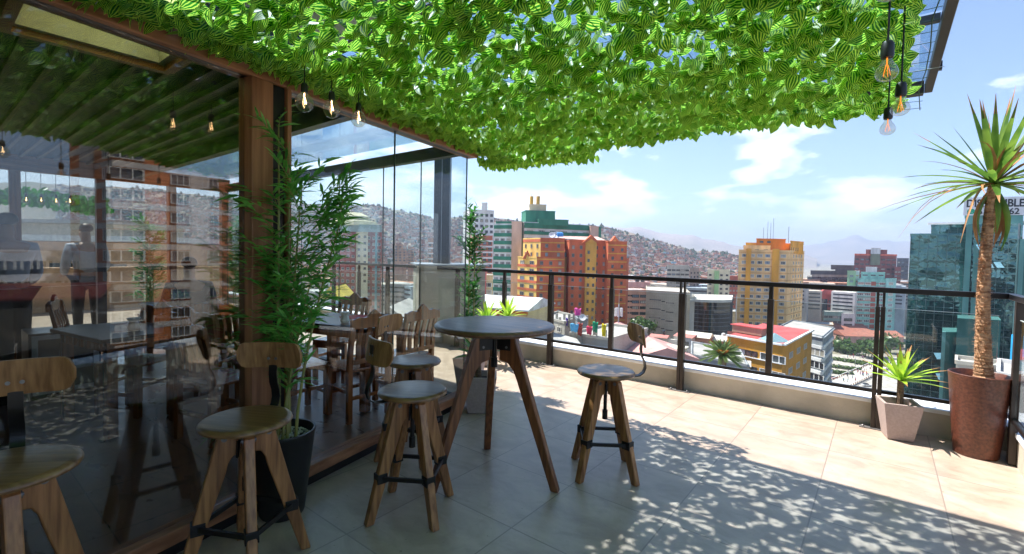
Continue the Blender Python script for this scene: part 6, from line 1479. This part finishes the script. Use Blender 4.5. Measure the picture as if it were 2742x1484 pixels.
# palm below the terrace (orange fruit)
t=thing('date_palm','bushy palm with orange fruit stalks in front of the mustard building','palm tree'); c=P(1935,950,34.)
m=MB(); m.tube([(c[0],c[1],c[2]-9),(c[0],c[1],c[2]-3),(c[0],c[1],c[2])],[.32,.30,.28],10); m.build('trunk',K['barkd'],t)
plm=leafmat('palm_leaf',(.22,.30,.09),(.10,.17,.05),.3,1.5)
random.seed(71)
for k in range(46):
    a=k*2.39996; e=-.35+1.75*((k+.5)/46); L_=1.35*random.uniform(.85,1.1); d_=np.array([math.cos(a)*math.cos(e),math.sin(a)*math.cos(e),math.sin(e)]); sd=np.cross(d_,UP); sd/=np.linalg.norm(sd)+1e-6; m=MB(); pts=[c+d_*L_*tt+np.array([0,0,-.35*tt*tt]) for tt in np.linspace(0,1,9)]
    m.tube(pts,[.03]*8+[.01],4)
    for j in range(2,9):
        for w_ in (-1,1):
            for off in (0,.5):
                p=pts[j]*(1-off)+pts[j-1]*off; e2=p+sd*w_*.17+d_*.22+np.array([0,0,.05]); m.strip([p,(p+e2)/2,e2],[.012,.026,.003],np.cross(d_,sd))
    m.build('frond',plm,t)
orm=mat('fruit_orange',(.75,.22,.03),.6)
for k in range(12):
    a=k*.52; m=MB(); d_=np.array([math.cos(a)*.75,math.sin(a)*.75,.65]); m.tube([c+d_*.1,c+d_*.5,c+d_*.75+np.array([0,0,-.1])],[.03,.09,.03],6); m.build('fruit_stalk',orm,t)
# ---- blocks seen as reflections in the pavilion glass (they stand across the street on the right)
def mir(p): 
    q=np.array([p[0],p[1]]); w0=W0[:2]; n2=wn[:2]; q=q-2*((q-w0)@n2)*n2; return (q[0],q[1])
b=Bld('apartment_block','orange brick apartment block with pale bands, reflected in the dark glass')
ob=wm('orange_brick',(.52,.16,.05)); ob2=wm('ochre_brick',(.50,.22,.04)); gb=wm('greyish_band',(.52,.46,.42))
C3=P(305,690,66); Rr=P(760,690,86); Ll=P(190,690,76)
cA,cC,cB=mir(Ll),mir(C3),mir(Rr); z=zt(305,250,66)
foot=[np.array(cA),np.array(cC),np.array(cB),np.array(cA)+np.array(cB)-np.array(cC)]
m=MB(); m.add([(p[0],p[1],GZ) for p in foot]+[(p[0],p[1],z) for p in foot],[(0,1,5,4),(1,2,6,5),(2,3,7,6),(3,0,4,7),(4,5,6,7)]); m.build('wall',ob,b.t)
zrow=zt(305,463,66)
bu=(np.array([*cB,0])-np.array([*cC,0])); bL=np.linalg.norm(bu); bu/=bL; bn=np.array([bu[1],-bu[0],0]); bn=bn if bn@np.array([-cC[0],-cC[1],0])>0 else -bn
au=(np.array([*cA,0])-np.array([*cC,0])); aL=np.linalg.norm(au); au/=aL; an=np.array([au[1],-au[0],0]); an=an if an@np.array([-cC[0],-cC[1],0])>0 else -an
C0=np.array([*cC,0])
def wnd(p,u_,n_,w,h,z_,b=b):
    me=winmesh('apt',FR,WG2,.06,2); o=D.objects.new('window',me); COL.objects.link(o); o.parent=b.t; o.location=(p[0],p[1],z_); uu=u_ if np.cross(u_,-n_)[2]>0 else -u_; o.rotation_euler=Matrix(((uu[0],-n_[0],0),(uu[1],-n_[1],0),(0,0,1))).to_euler(); o.scale=(w,2,h)
for r in range(-5,13):
    zz=zrow-2.9*r
    for f_,w in ((.06,4.2),(.33,2.6),(.50,2.4),(.78,2.6),(.93,2.6)):
        if r<11: wnd(C0+bu*bL*f_+bn*.03,bu,bn,w,1.6,zz)
    if r<11: wnd(C0+au*aL*.12+an*.03,au,an,2.6,1.6,zz)
for r in range(-5,13):
    zz=zrow-2.9*r+1.35
    for (o_,u_,n_,L_) in ((C0,bu,bn,bL),(C0,au,an,aL)):
        m=MB(); m.obox((*(o_+u_*L_/2+n_*.03)[:2],zz),u_,n_,UP,L_/2,.05,.42); m.build('pale_band',gb,b.t)
m=MB(); m.obox((*(C0+bu*bL*.44+bn*.1)[:2],(z+GZ)/2),bu,bn,UP,bL*.055,.12,(z-GZ)/2-.3); m.build('pale_column',gb,b.t)
m=MB(); m.obox((*(C0+au*aL*.55+an*.1)[:2],(z+GZ)/2),au,an,UP,aL*.16,.12,(z-GZ)/2-.3); m.build('pale_column',gb,b.t)
b=Bld('apartment_block','low white apartment block across the street, reflected in the glass at far left')
A,B=mir(P(-200,690,62)),mir(P(215,690,74)); z=zt(60,672,66)
u=np.array([B[0]-A[0],B[1]-A[1]]); L=np.linalg.norm(u); u/=L; nr=np.array([-u[1],u[0]]); nr=nr if nr@np.array(A)>0 else -nr
m=MB(); f4=[np.array(A),np.array(B),np.array(B)+nr*12,np.array(A)+nr*12]; m.add([(p[0],p[1],GZ) for p in f4]+[(p[0],p[1],z) for p in f4],[(0,1,5,4),(1,2,6,5),(2,3,7,6),(3,0,4,7),(4,5,6,7)]); m.build('wall',wm('white_block',(.55,.55,.58)),b.t)
for r in range(5):
    for k_ in range(9): wnd(np.array([*A,0])+np.array([*u,0])*L*(k_+.5)/9-np.array([*nr,0])*.03,np.array([*u,0]),-np.array([*nr,0]),2.4,1.5,z-2.2-3*r,b)
t=thing('low_house','low house with a dark red roof below the white block across the street','house')
A,B=mir(P(-260,690,50)),mir(P(262,690,58)); z=zt(60,772,54); u=np.array([B[0]-A[0],B[1]-A[1]]); L=np.linalg.norm(u); u/=L; nr=np.array([-u[1],u[0]]); nr=nr if nr@np.array(A)>0 else -nr; c=(np.array(A)+np.array(B))/2+nr*3; u3=np.array([*u,0]); n3=np.array([*nr,0])
m=MB(); m.obox((c[0],c[1],(z-1.5+GZ)/2),u3,n3,UP,L/2,3,(z-1.5-GZ)/2); m.build('wall',wm('dark_wall_low',(.06,.055,.05)),t)  # dark wall put in to dim the glass reflection below the white block
m=MB(); m.prism([(-3.4,0),(3.4,1.2),(3.4,1.6),(-3.4,.3)],u3,L+.6,0,(c[0],c[1],z-1.49),n3); m.build('roof',wm('dark_red_roof',(.11,.015,.015)),t)
# ================================================================== HAZE
m=MB(); m.box(-11500,11500,-3050,14500,GZ-1.5,640.)
hz,nn,ll,bb_=new('haze_air'); nn.remove(bb_); pv=nn.new('ShaderNodeVolumePrincipled'); pv.inputs['Color'].default_value=(.66,.79,1,1); pv.inputs['Density'].default_value=1.9e-4; pv.inputs['Anisotropy'].default_value=.2
ll.new(pv.outputs[0],nn['Material Output'].inputs['Volume'])
o=m.build('haze',hz,kind='stuff'); o['label']='thin blue haze over the far city and mountains'; o['category']='haze'
